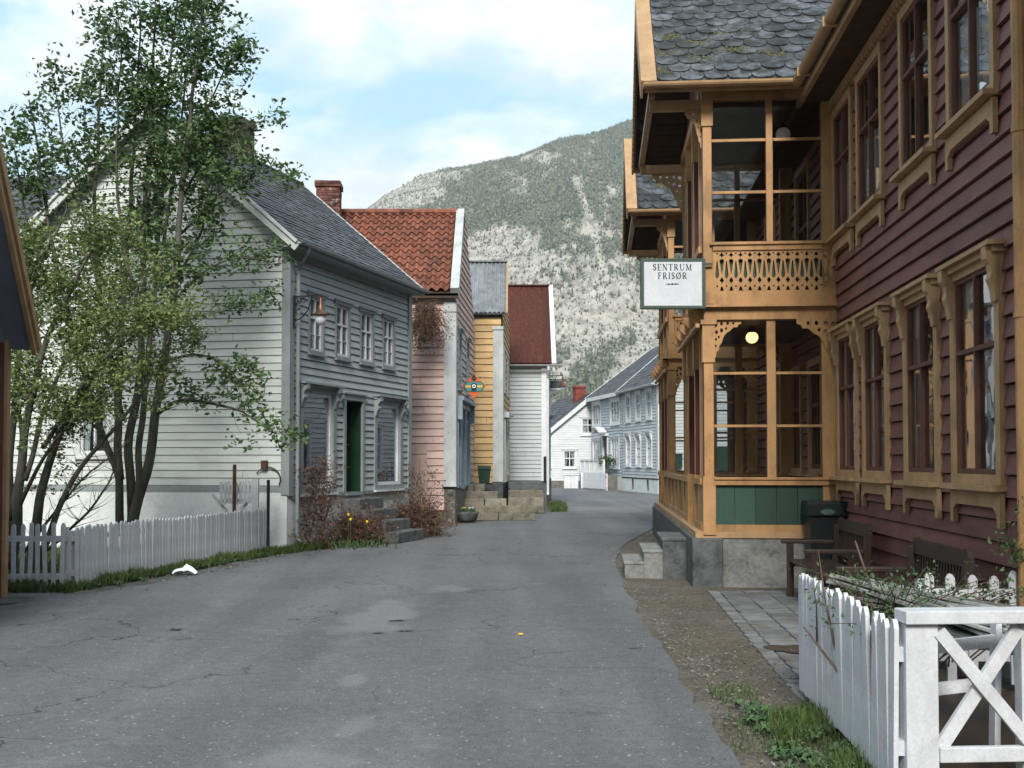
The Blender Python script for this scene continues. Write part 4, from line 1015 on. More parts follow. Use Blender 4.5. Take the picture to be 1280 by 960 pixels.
E0 = F4.p(-4.1, .3, 5.12); E1_ = F4.p(.22, .3, 5.12); Fr4, L, S = slope_frame(E0, E1_, F4.p(-4.1, -3.0, 8.45))
mb = MB(); corrugate(mb, Fr4, 0, L, S, .075, .012); mb.box(Fr4, 0, L, -.03, -.005, 0, S, .2); Fr4b, Lb_, Sb_ = slope_frame(F4.p(.22, -6.3, 5.12), F4.p(-4.1, -6.3, 5.12), F4.p(.22, -3.0, 8.45)); mb.box(Fr4b, 0, Lb_, -.03, .03, 0, Sb_, .4)
mb.bar(Fr4.p(0, .04, S), Fr4.p(L+.03, .04, S), .2, .04, t=.8)
rf4 = mb.build('roof', M['rust'], h4)
mb = MB(); mb.box(Fr4, L+.0, L+.14, .0, .05, -.03, S); mb.box(Fr4, L+.12, L+.16, -.18, .06, -.03, S); mb.box(Fr4b, -.16, -.12, -.18, .06, -.03, Sb_); mb.build('barge_board', M['white'], rf4)
mb = MB(); gutter(mb, F4.p(-4.1, .36, 5.08), F4.p(.6, .36, 5.08), .06); mb.build('gutter', M['white2'], h4)
mb = MB(); mb.tube([F4.p(.1, .36, 5.02), F4.p(.1, .36, 4.9), F4.p(.08, .1, 4.6), F4.p(.08, .1, .5), F4.p(.08, .16, .4)], .045, 8); mb.build('downpipe', M['white'], h4)
wl = thing('wall_lantern', 'small copper lantern on black bracket under the rusty roof', 'lamp', F4s.p(.5, .05, 4.4))
mb = MB(); mb.bar(F4s.p(.5, .03, 4.75), F4s.p(.5, .62, 4.75), .025, .025); mb.tube([F4s.p(.5, .05, 4.3), F4s.p(.5, .22, 4.45), F4s.p(.5, .4, 4.73)], .012, 5); mb.build('bracket', M['iron'], wl)
mb = MB(); mb.lathe(F4s.p(.5, .62, 4.75), [(.02, -.0), (.035, -.12), (.03, -.2), (.06, -.28), (.15, -.37), (.19, -.39), (.17, -.4), (.02, -.36)], 12); mb.build('lamp_shade', M['copper'], wl)
mb = MB(); mb.lathe(F4s.p(.5, .62, 4.75), [(.1, -.39), (.1, -.46), (.06, -.52), (0, -.54)], 12); mb.build('lamp_glass', M['globe'], wl)
G = Fr(F4s.p(1.2, .05, 4.26), (1, .0, 0))
hs = thing('hanging_sign', 'small dark rectangular hanging sign under the rusty roof beside the copper lantern', 'sign', G.p(.2, 0, 0))
mb = MB(); mb.box(G, .08, .56, -.03, .0, .0, .36); mb.build('board', M['dkconc'], hs); mb = MB(); mb.box(G, .1, .52, -.032, .003, .03, .065, .9); mb.build('white_strip', M['plastic'], hs); mb = MB(); mb.bar(G.p(-.03, -.015, .40), G.p(.58, -.015, .40), .03, .03); mb.bar(G.p(.12, -.015, .36), G.p(.12, -.015, .40), .015, .015); mb.bar(G.p(.5, -.015, .36), G.p(.5, -.015, .40), .015, .015); mb.build('sign_arm', M['iron'], hs)
# ---- stone stairs
G = Fr((-1.40, 29.4, 0), (1, 0, 0))
t = thing('stone_stairs', 'weathered stone stairs with flower bowl in front, leading to the pink house door', 'steps', G.p(1, 0, 0))
for k, (w_, y) in enumerate(((2.05, 0), (1.66, .34), (1.25, .68), (1.0, 1.02), (.62, 1.36))):
    mb = MB(); n = 1 if k % 2 else 2
    for q in range(n): mb.box(G, .02+w_*q/n, w_*(q+1)/n-.004, -(4.1 if k == 4 else y+.40), -y+R.uniform(-.02, .02), .19*k-.02*(k > 0), .19*(k+1)-R.uniform(0, .012), R.random())
    mb.build('step', M['stone'], t, bevel=.02)
G = Fr((-.12, 33.62, 0), (1, 0, 0))
t = thing('stone_stairs', 'sandy stone block stairs with dark top slab in front of the rusty roofed house', 'steps', G.p(.5, 0, 0))
for k in range(4):
    mb = MB(); n = 1
    for q in range(n): mb.box(G, 1.12*q/n, 1.12*(q+1)/n-.006, -(4.9 if k == 3 else .32*k+.5), -.32*k+R.uniform(-.015, .015), .235*k-.02*(k > 0), .235*(k+1)-R.uniform(0, .01), R.random())
    mb.build('step', M['stone' if k < 3 else 'dkconc'], t, bevel=.02)
mb = MB(); 
for (x, y) in ((1.08, 34.6), (1.08, 36.2)): mb.tube([(x, y, .9), (x, y, 1.75)], .025, 6)
mb.tube([(1.08, 34.6, 1.75), (1.08, 36.2, 1.75)], .025, 6); mb.build('handrail', M['iron'], t)
# bowl planter
bp = thing('stone_planter', 'round dark stone bowl of small flowers at the foot of the stone stairs', 'planter', (-1.18, 28.6, 0))
mb = MB(); mb.lathe((-1.18, 28.6, 0), [(0, 0), (.16, 0), (.25, .08), (.29, .22), (.31, .28), (.27, .28), (.25, .24), (0, .24)], 20); mb.build('bowl', M['dkconc'], bp, smooth=True)
mb = MB(); q = random.Random(3)
for i in range(160): leafquad(mb, Vector((-1.18+q.uniform(-.2, .2), 28.6+q.uniform(-.2, .2), .26+q.uniform(0, .1))), .035, q)
mb.build('leaves', M['leaf3'], bp)
for i, (dx, m_) in enumerate(((-.12, 'signyellow'), (-.06, 'tulipyellow'), (.06, 'plastic'), (.1, 'violet'), (.14, 'plastic'))):
    mb = MB(); mb.lathe((-1.18+dx, 28.5+.03*i, .36), [(0, 0), (.03, .01), (.035, .03), (0, .035)], 8); mb.build('flower', M[m_], bp)
# green bin on the landing
G = Fr((-1.02, 32.2, .95), (1, 0, 0)); bn = thing('litter_bin', 'small dark green bin on the stone landing by the yellow wall', 'bin', G.p(.2, 0, 0))
mb = MB(); mb.hexa([G.p(a, b, z) for z, e in ((0, .04), (.42, 0)) for a, b in ((e, -.3), (.38-e, -.3), (.38-e, -e), (e, -e))]); mb.build('body', M['darkgreen'], bn, bevel=.01)
mb = MB(); mb.poly(Fr(G.p(0, 0, 0), G.V, G.U), [(.02, .42), (.02, .45), (-.12, .53), (-.32, .53), (-.32, .42)], -.01, .39); mb.build('lid', M['darkgreen'], bn, bevel=.01)

# ================================================================== FAR HOUSES
# light grey house across the bend (near half) and its blue-grey half
D6 = Vector((-.1541, .9880, 0)); C6 = Vector((7.26, 53.3, 0))
F6 = Fr(C6+D6*7.0, -D6)            # U towards the camera; V to the street
h6 = thing('corner_house', 'pale grey house with white side wall, right of the blue grey house', 'house', C6)
w6 = [(.9, 1.7), (2.9, 3.7), (4.95, 5.75)]
op = [(a, b, 1.45, 2.95) for a, b in w6]+[(a, b, 3.85, 5.2) for a, b in w6]
wall(h6, F6, .75, 5.5, 0, 7.0, op, 'ltgrey', .16, lap=.03)
for i, o in enumerate(op): window(h6, F6, *o, 'white', 'white', 2, (0, .6), cw=.13, proud=.06, cornice=.1 if i < 3 else .04, consoles=i < 3, curtain='full' if i % 2 else 'side', rows_low=2, fr=.07, mun=.03)
F6r = Fr(C6, (.988, .154, 0))
o6 = [(1.95, 2.75, 3.8, 5.1), (5.2, 6.0, 3.8, 5.1)]
wall(h6, F6r, .75, 5.5, .02, 8.0, o6, 'housewhite', .16, gable=(4.0, 9.0), lap=.025)
for o in o6: window(h6, F6r, *o, 'white', 'white', 2, (0, .6), cw=.1, proud=.05, curtain='side', fr=.07, mun=.035)
mb = MB(); mb.box(F6r, 1.7, 3.7, -.02, .05, .05, 2.35); 
for k in range(8): mb.box(F6r, 1.75+.24*k, 1.97+.24*k, .05, .065, .1, 2.3)
mb.build('garage_door', M['darkgreen'], h6)
mb = MB(); mb.box(F6r, 1.5, 3.9, -.02, .08, 2.36, 2.55); mb.build('lintel', M['white'], h6)
mb = MB(); mb.box(F6, 6.8, 7.03, -.02, .06, .75, 5.5); mb.box(F6r, -.06, .2, -.02, .06, .75, 5.5); mb.build('corner_board', M['white'], h6)
mb = MB(); mb.box(F6, 0, 7.0, -.3, .05, -.1, .7); mb.box(F6r, 0, 8.0, -.3, .05, -.1, .7); mb.build('foundation', M['plaster'], h6)
mb = MB(); 
for a in (2.1, 5.0): mb.poly(F6, [(a, .68), (a, .6), (a+.15, .12), (a+.3, .12), (a+.3, .68)], .052, .06)
mb.box(F6, -.0, 7.02, -.02, .07, .70, .75); mb.build('foundation_vent', M['dark'], h6)
E0 = F6.p(-.1, .35, 5.5); E1_ = F6.p(7.4, .35, 5.5); Fx, L, S = slope_frame(E0, E1_, F6.p(-.1, -4.0, 9.2))
mb = MB(); mb.box(Fx, 0, L, -.06, -.005, 0, S, .4); roof_tiles(mb, Fx, 0, L, S, 'rect', .4, .3)
Fy, Ly, Sy = slope_frame(F6.p(7.4, -8.4, 5.5), F6.p(-.1, -8.4, 5.5), F6.p(7.4, -4.0, 9.2)); mb.box(Fy, 0, Ly, -.06, .02, 0, Sy)
r6 = mb.build('roof', M['slate'], h6)
mb = MB(); mb.box(Fx, -.05, .0, -.16, .04, -.02, S); mb.box(Fx, L, L+.05, -.16, .04, -.02, S); mb.box(Fy, -.05, 0, -.16, .04, 0, Sy); mb.box(F6, -.1, 7.4, .3, .36, 5.36, 5.5); mb.build('barge_board', M['white'], r6)
mb = MB(); gutter(mb, F6.p(-.1, .42, 5.46), F6.p(7.4, .42, 5.46), .07); mb.build('gutter', M['white'], h6)
wl = thing('wall_lantern', 'black lantern on the white side wall of the pale grey corner house', 'lamp', F6r.p(.35, .1, 3.1))
mb = MB(); mb.bar(F6r.p(.35, .03, 3.3), F6r.p(.35, .2, 3.3), .04, .04); mb.box(F6r, .31, .39, .02, .05, 3.1, 3.4); mb.build('bracket', M['iron'], wl)
mb = MB(); mb.lathe(F6r.p(.35, .2, 2.9), [(0, 0), (.09, .02), (.13, .38), (.16, .4), (.03, .5), (0, .55)], 8); mb.build('lamp_body', M['iron'], wl)
mbx = thing('mailbox', 'dark green box on the white wall at the corner of the pale grey house', 'box', F6r.p(.6, .1, 1.5))
mb = MB(); mb.box(F6r, .15, 1.1, .03, .3, 1.3, 1.95); mb.build('body', M['darkgreen'], mbx, bevel=.02); mb = MB(); mb.box(F6r, .12, 1.13, .03, .34, 1.95, 2.0); mb.build('lid', M['darkgreen'], mbx)
# blue grey half
A7 = C6+D6*7.0; B7 = Vector((4.93, 66.7, 0)); D7 = (A7-B7).normalized(); F7 = Fr(B7, D7); L7 = (A7-B7).length-.02
h7 = thing('blue_grey_house', 'blue grey house with white windows and dark front door behind white railing and picket fence', 'house', B7)
s = L7
o7 = [(.35, 2.05, 3.8, 5.1), (s-2.3, s-.6, 3.8, 5.1), (.4, 1.9, 1.3, 2.9), (s-2.2, s-.7, 1.3, 2.9)]; dd = (2.7, 3.6, 1.0, 3.1)
wall(h7, F7, .8, 5.45, 0, s, o7+[dd], 'bluegrey', .17, lap=.03)
for o in o7: window(h7, F7, *o, 'white', 'white', 3, (0, .99), cw=.12, proud=.05, cornice=.06, curtain='full', fr=.08, mun=.05, rows_low=3)
mb = MB(); mb.box(F7, dd[0], dd[1], -.1, -.03, dd[2], dd[3]); mb.build('door', M['darkgreen'], h7)
mb = MB(); mb.box(F7, dd[0]-.15, dd[0], -.1, .08, dd[2], dd[3]); mb.box(F7, dd[1], dd[1]+.15, -.1, .08, dd[2], dd[3]); mb.box(F7, dd[0]-.25, dd[1]+.25, -.1, .25, dd[3], dd[3]+.15); mb.bar(F7.p(dd[0]-.3, .4, dd[3]+.2), F7.p((dd[0]+dd[1])/2, .4, dd[3]+.5), .5, .05); mb.bar(F7.p((dd[0]+dd[1])/2, .4, dd[3]+.5), F7.p(dd[1]+.3, .4, dd[3]+.2), .5, .05); mb.build('door_frame', M['white'], h7)
mb = MB(); mb.box(F7, 0, s, -.3, .02, -.1, .8); mb.build('foundation', M['plaster'], h7)
E0 = F7.p(-.2, .35, 5.5); E1_ = F7.p(s, .35, 5.5); Fx, L, S = slope_frame(E0, E1_, F7.p(-.2, -4.0, 8.7))
mb = MB(); mb.box(Fx, 0, L, -.06, -.005, 0, S, .4); roof_tiles(mb, Fx, 0, L, S, 'rect', .4, .3); r7 = mb.build('roof', M['slate'], h7)
mb = MB(); mb.box(Fx, -.06, .0, -.22, .04, -.02, S); mb.box(F7, -.2, s, .2, .36, 5.28, 5.5); mb.build('barge_board', M['white'], r7)
mb = MB(); mb.box(F7, 0, s, -8, -7.9, 0, 5.4); mb.add([F7.p(0, 0, 0), F7.p(0, -8, 0), F7.p(0, -8, 5.4), F7.p(0, -4, 8.6), F7.p(0, 0, 5.4)], [(0, 1, 2, 3, 4)]); mb.build('rear_wall', M['bluegrey'], h7)
# white gable house
q5 = math.radians(-14); F5 = Fr((2.30, 66.7, 0), (math.cos(q5*.35), -math.sin(q5*.35)*0+.0, 0)); F5 = Fr((2.30, 66.9, 0), (1, .04, 0))
h5 = thing('white_gable_house', 'white gabled house with slate roof and red brick chimney at the end of the street', 'house', (2.3, 66.9, 0))
o5 = [(.92, 1.62, 1.25, 2.25), (2.05, 3.15, 3.30, 4.25)]
wall(h5, F5, .42, 3.4, 0, 5.4, [o5[0]], 'housewhite', .15, lap=.018, gap=.004, gable=None)
wall(h5, F5, 3.4, 3.41, 0, 5.4, [o5[1]], 'housewhite', .15, lap=.018, gap=.004, gable=(2.85, 5.6), name='gable_wall')
window(h5, F5, *o5[0], 'white', 'white', 2, (0, .55), cw=.1, proud=.05, cornice=.05, curtain='side', fr=.05, mun=.035)
window(h5, F5, *o5[1], 'white', 'white', 3, (0, .6), cw=.1, proud=.05, cornice=.05, curtain='side', fr=.05, mun=.03)
mb = MB(); mb.box(F5, 0, 5.4, -.3, .02, -.1, .42); mb.build('foundation', M['rubble'], h5)
rd = Vector((-.30, .954, 0)); EL = F5.p(-.35, .2, 3.2); AP = F5.p(2.85, .2, 5.85); ER = F5.p(5.8, .2, 3.2)
W5 = AP-EL; V5 = rd.cross(W5); V5 = V5 if V5.z > 0 else -V5
Fx = Fr(EL, rd, V5, W5); Lr = 6.5
mb = MB(); mb.box(Fx, 0, Lr, -.1, -.01, 0, W5.length, .5); roof_tiles(mb, Fx, .1, Lr, W5.length, 'rect', .4, .3)
W5b = AP-ER; V5b = rd.cross(W5b); V5b = V5b if V5b.z > 0 else -V5b; Fz = Fr(ER, rd, V5b, W5b); mb.box(Fz, 0, Lr, -.1, .02, 0, W5b.length)
r5 = mb.build('roof', M['slate'], h5)
mb = MB(); mb.bar(EL+Vector((0, 0, -.05)), AP+Vector((0, 0, -.05)), .08, .24); mb.bar(ER+Vector((0, 0, -.05)), AP+Vector((0, 0, -.05)), .08, .24); mb.box(F5, -.35, -.1, -.4, .2, 2.9, 3.1); mb.build('barge_board', M['white'], r5)
mb = MB(); cc = Fx.p(1.9, 0, W5.length*.93); bricks(mb, cc.x-.1, cc.y, cc.z-.6, cc.z+.62, .62, .62, .3, course=.09); bricks(mb, cc.x-.1, cc.y, cc.z+.62, cc.z+.75, .72, .72, .3, course=.09); mb.build('chimney', M['redbrick'], r5)
mb = MB(); sd = EL+rd*6.5
mb.add([F5.p(0, 0, 0), F5.p(0, 0, 3.3), F5.p(0, 0, 3.3)+rd*6.5, F5.p(0, 0, 0)+rd*6.5], [(0, 1, 2, 3)]); mb.build('rear_wall', M['housewhite'], h5)
# small things before the far houses
ub = thing('utility_cabinet', 'white utility cabinets standing before the white gabled house', 'cabinet', (3.1, 64.6, 0))
mb = MB(); mb.box(WORLD, 3.1, 3.95, 64.4, 64.8, 0, .78); mb.box(WORLD, 3.05, 4.0, 64.35, 64.85, .78, .82); mb.build('cabinet', M['white'], ub, bevel=.02); mb = MB(); mb.box(WORLD, 4.1, 4.45, 64.4, 64.8, 0, .95); mb.build('cabinet', M['white'], ub, bevel=.02)
mb = MB(); mb.box(WORLD, 3.50, 3.51, 64.39, 64.4, .05, .75); mb.build('door_gap', M['dark'], ub)
pr = thing('porch_terrace', 'raised terrace with white wall and white railing at the blue grey house door', 'terrace', F7.p(3, 1.5, 0))
mb = MB(); mb.box(F7, .3, 5.6, .05, .85, 0, .85); mb.build('terrace_base', M['rubble'], pr); mb = MB(); mb.box(F7, 1.2, 5.6, .85, .9, 0, .9); mb.build('terrace_wall', M['plaster'], pr)
mb = MB(); mb.box(F7, .3, 5.6, .76, .84, 1.65, 1.73); mb.box(F7, .3, 5.6, .78, .82, .95, 1.0)
mb.build('top_rail', M['white'], pr)
mb = MB()
for k in range(6): mb.box(F7, .3+k*1.04, .40+k*1.04, .75, .85, .85, 1.70)
for k in range(30): mb.box(F7, .4+k*.172, .44+k*.172, .78, .82, 1.0, 1.65)
mb.build('balusters', M['white'], pr)

def fence(name, label, P0, P1, h, pitch, pw, z0=.06, group=None, pointed=True, rails=(.25, .8), thick=.02, posts=True, side=1, mat='fence', tops=None, cat='fence'):
    P0, P1 = Vector(P0), Vector(P1); d = (P1-P0); L = d.length; d.normalize(); G = Fr(P0, d)
    t = thing(name, label, cat, P0, group)
    n = int(L/pitch)
    ang = math.atan2(d.y, d.x)
    m = MB(); a = pw/2
    pts = [(-a, 0), (a, 0), (a, h-a*1.1), (a*.45, h-a*.2), (0, h), (-a*.45, h-a*.2), (-a, h-a*1.1)] if pointed else [(-a, 0), (a, 0), (a, h-.015), (a*.6, h), (-a*.6, h), (-a, h-.015)]
    Gl = Fr(P0, (1, 0, 0))
    m.poly(Gl, pts, .0, thick)
    proto = None
    for k in range(n):
        if proto is None: o = proto = m.build('picket', M[mat], t)
        else:
            o = proto.copy(); COL.objects.link(o); o.parent = t
        c = G.p((k+.5)*L/n, .03*side, z0+R.uniform(-.012, .012))-P0
        o.location = c; o.rotation_euler = (R.gauss(0, .008), R.gauss(0, .011), ang+R.gauss(0, .02)); o.scale = (1, 1, R.uniform(.975, 1.01))
    m = MB()
    for r in rails: m.box(G, 0, L, -.02*1, .028, z0+h*r-.035, z0+h*r+.035)
    m.build('rail', M[mat], t)
    if posts:
        for k in range(int(L/2.0)+2):
            u = min(L-.05, .05+k*2.0)
            m = MB(); m.box(G, u-.04, u+.04, -.10, -.022, 0, z0+h*.92); m.build('post', M[mat], t)
            if u >= L-.06: break
    return t
fence('picket_fence', 'small white picket fence in front of the blue grey house terrace', F7.p(2.4, 1.15, 0), F7.p(s+.1, 1.0, 0), .95, .17, .09, rails=(.2, .85), cat='fence')
mb = MB(); q = random.Random(4)
sb = thing('potted_shrub', 'dark green potted shrub on the far white terrace', 'shrub', F7.p(5.0, .5, .85))
for i in range(500):
    v_ = Vector((q.gauss(0, 1), q.gauss(0, 1), q.gauss(0, 1))).normalized()*q.uniform(.15, .5); leafquad(mb, F7.p(5.0, .5, 1.6)+v_*Vector((1, 1, 1.2)).x, .07, q, q.random()*.5)
mb.build('leaves', M['leaf'], sb); mb = MB(); mb.lathe(F7.p(5.0, .5, .85), [(0, 0), (.18, 0), (.24, .35), (.2, .35), (0, .3)], 12); mb.build('pot', M['dkconc'], sb)

# ================================================================== FENCES
fence('picket_fence', 'white picket fence along the left road edge under the trees, boards close together', (-5.60, 13.80, 0), (-4.40, 19.1, 0), .80, .088, .068, z0=-.02, pointed=True, side=1)
fence('picket_gate', 'short open white picket section at the left edge with wide gaps', (-6.55, 13.72, 0), (-5.66, 13.78, 0), .80, .098, .052, z0=.03, pointed=True, rails=(.14, .74), cat='fence')
g2 = fence('garden_gate', 'small white garden gate standing open against the pale gable wall', (-5.12, 18.95, 0), (-4.52, 18.98, 0), .40, .062, .045, z0=.86, rails=(.15, .55), posts=False, cat='gate')
mb = MB(); mb.box(WORLD, -4.54, -4.44, 18.9, 19.0, 0, 1.30); mb.build('post', M['fence'], g2)
mb = MB(); mb.bar((-5.28, 19.05, 1.03), (-5.0, 19.0, .72), .03, .05); mb.bar((-4.75, 19, .75), (-4.55, 19, 1.0), .03, .05); mb.build('brace', M['fence'], g2)
mb = MB(); mb.tube([(-4.80, 18.7, 0), (-4.80, 18.7, 1.55)], .035, 6); tag(mb.build('iron_post', M['rustpost'], None, base=(-4.80, 18.7, 0)), 'taller rusty post behind the fence beside the small gate', 'post')
mb = MB(); mb.tube([(-4.27, 18.95, 0), (-4.27, 18.95, 1.28)], .032, 6); tag(mb.build('iron_post', M['iron'], None, base=(-4.27, 18.95, 0)), 'dark thin post at the end of the fence before the white plaster', 'post')
ms = thing('electric_meter', 'small brown box with dark cable loop on the corner of the pale gable', 'box', Fp.p(.4, .1, 1.6))
mb = MB(); mb.box(Fp, .36, .46, .03, .12, 1.48, 1.62); mb.build('box', M['rustpost'], ms)
mb = MB(); mb.tube([Fp.p(.35+.24*math.cos(a), .06, 1.28+.22*math.sin(a)) for a in [math.pi*(.15+1.0*i/10) for i in range(11)]], .012, 5); mb.build('cable', M['iron'], ms)
# right garden enclosure
P0 = (2.02, 7.45, 0); P1 = (1.848, 5.13, 0)
fence('picket_fence', 'white picket fence side running towards the camera at the right garden', P0, P1, .80, .086, .076, z0=.05, pointed=True, thick=.022, side=1)
fence('picket_fence', 'white pointed picket fence at the back of the right garden in front of the bench', (2.85, 7.62, 0), (4.0, 7.55, 0), .78, .142, .062, z0=.05, rails=(.25, .80), side=1)
G = Fr((1.85, 5.10, 0), (.995, .06, 0))
pt = thing('crossed_fence_panel', 'white fence panel with crossed boards and thick top rail at the bottom right', 'fence', G.p(0, 0, 0))
mb = MB(); mb.box(G, 0, .155, -.06, .0, .0, .835); mb.box(G, .0, .15, -.10, -.06, .0, .835); mb.build('post', M['fence'], pt, bevel=.004)
mb = MB(); mb.box(G, .575, .66, -.10, -.03, .0, .838); mb.build('post', M['fence'], pt, bevel=.004)
mb = MB(); mb.box(G, 1.30, 1.40, -.10, -.03, .0, .838); mb.build('post', M['fence'], pt, bevel=.004)
mb = MB(); mb.box(G, -.01, 1.42, -.11, .03, .838, .90); mb.build('top_rail', M['fence'], pt, bevel=.005)
mb = MB(); mb.box(G, .155, .62, -.028, .012, .19, .26); mb.build('bottom_rail', M['fence'], pt, bevel=.004)
mb = MB(); mb.bar(G.p(.16, -.005, .80), G.p(.60, -.005, .27), .026, .062); mb.build('cross_board', M['fence'], pt); mb = MB(); mb.bar(G.p(.165, -.032, .24), G.p(.56, -.032, .81), .026, .062); mb.build('cross_board', M['fence'], pt)
mb = MB(); mb.box(G, .66, 1.3, -.06, -.01, .45, .51); mb.box(G, .66, 1.3, -.06, -.01, .19, .25); mb.build('side_rail', M['fence'], pt)
mb = MB(); mb.bar(G.p(.16, -.36, .44), G.p(.50, -.34, .48), .03, .06); mb.bar(G.p(.20, -.35, .1), G.p(.20, -.35, .78), .06, .03); mb.bar(G.p(.60, -.35, .1), G.p(.62, -.35, .82), .06, .03); mb.bar(G.p(.75, -.3, .1), G.p(.71, -.28, .83), .09, .03); mb.bar(G.p(.2, -.33, .66), G.p(.6, -.33, .70), .03, .06); mb.build('inner_board', M['fence'], pt)
# bundle of laths in the garden
mb = MB(); q = random.Random(11)
for k in range(60):
    f = q.random(); a = Vector((2.06+.45*f, 7.35-.3*f-q.uniform(0, .3), .70+q.uniform(0, .16)-.05*f)); b = Vector((2.65+q.uniform(0, .55), 5.5+q.uniform(0, .5), .56+q.uniform(0, .20))); mb.bar(a, b, q.uniform(.02, .035), .016, t=q.random())
tag(mb.build('lath_bundle', M['pole'], None, base=(2.4, 6.4, 0)), 'bundle of weathered grey laths lying across the right garden fence', 'laths')

# ================================================================== PLANTS
def tree(name, label, stems, leaf, Q, nside, lside, crown, ls, per, up, cat='tree', thin=.006, sub=4, zspread=.9, tlo=.3, loose=1.0):
    t = thing(name, label, cat, (stems[0][0][0].x, stems[0][0][0].y, 0))
    tr = MB(); lv = MB(); tw = MB()
    segs = []
    for pts, r0 in stems:
        P = []
        for i in range(len(pts)-1):
            nn = max(2, int((pts[i+1]-pts[i]).length/.16))
            for k in range(nn):
                P.append(pts[i].lerp(pts[i+1], k/nn)+Vector((Q.gauss(0, .02), Q.gauss(0, .03), 0)))
        P.append(pts[-1]); n = len(P)
        # smooth
        for it in range(2): P = [P[0]]+[(P[i-1]+P[i]*2+P[i+1])/4 for i in range(1, n-1)]+[P[-1]]
        rad = [r0*(1-.9*i/(n-1))+.006 for i in range(n)]
        tr.tube(P, rad, 8 if r0 > .04 else 5, Q.random())
        for i in range(n): segs.append((P[i], i/(n-1), P[min(i+1, n-1)]-P[max(i-1, 0)], r0))
    tr.build('trunk', M['bark'], t, smooth=True)
    cand = [s_ for s_ in segs if s_[1] > tlo or s_[3] < .03]
    for i in range(nside):
        p, f, d, r0 = Q.choice(cand); d = d.normalized()
        a = Q.uniform(0, 2*math.pi); out = Vector((math.cos(a), math.sin(a)*zspread, Q.uniform(-.1, .5)))
        dr = (out*.9+d*up).normalized(); L = lside*Q.uniform(.35, 1.15)*(1.15-.55*f)
        pts = [p.copy()]; c = p.copy(); nseg = 5
        for k in range(nseg):
            dr = (dr+Vector((Q.gauss(0, .13), Q.gauss(0, .13), Q.gauss(.03, .1)))).normalized(); c = c+dr*L/nseg; pts.append(c.copy())
            if not crown(c): continue
            if k >= 1:
                for _ in range(sub):
                    e = (dr+Vector((Q.gauss(0, .7), Q.gauss(0, .7), Q.gauss(0, .5)))).normalized()*Q.uniform(.08, .28)*loose
                    dens = noise.noise(c*1.4)
                    if dens < -.22 and Q.random() < .75: continue
                    base_t = min(1, max(0, .45+.55*noise.noise(c*2.0+Vector((5, 5, 5)))+Q.gauss(0, .12)))
                    for w in range(per):
                        leafquad(lv, c+e+Vector((Q.gauss(0, .05), Q.gauss(0, .05), Q.gauss(0, .035)))*loose, ls*Q.uniform(.6, 1.25), Q, min(1, max(0, base_t+Q.gauss(0, .15))), .4)
        tw.tube(pts, [thin*(1-.14*k) for k in range(len(pts))], 4, Q.random(), caps=False)
    tw.build('branches', M['bark'], t); o = lv.build('crown', M[leaf], t)
    return t
def stem(*pts): return [Vector(p_) for p_ in pts]
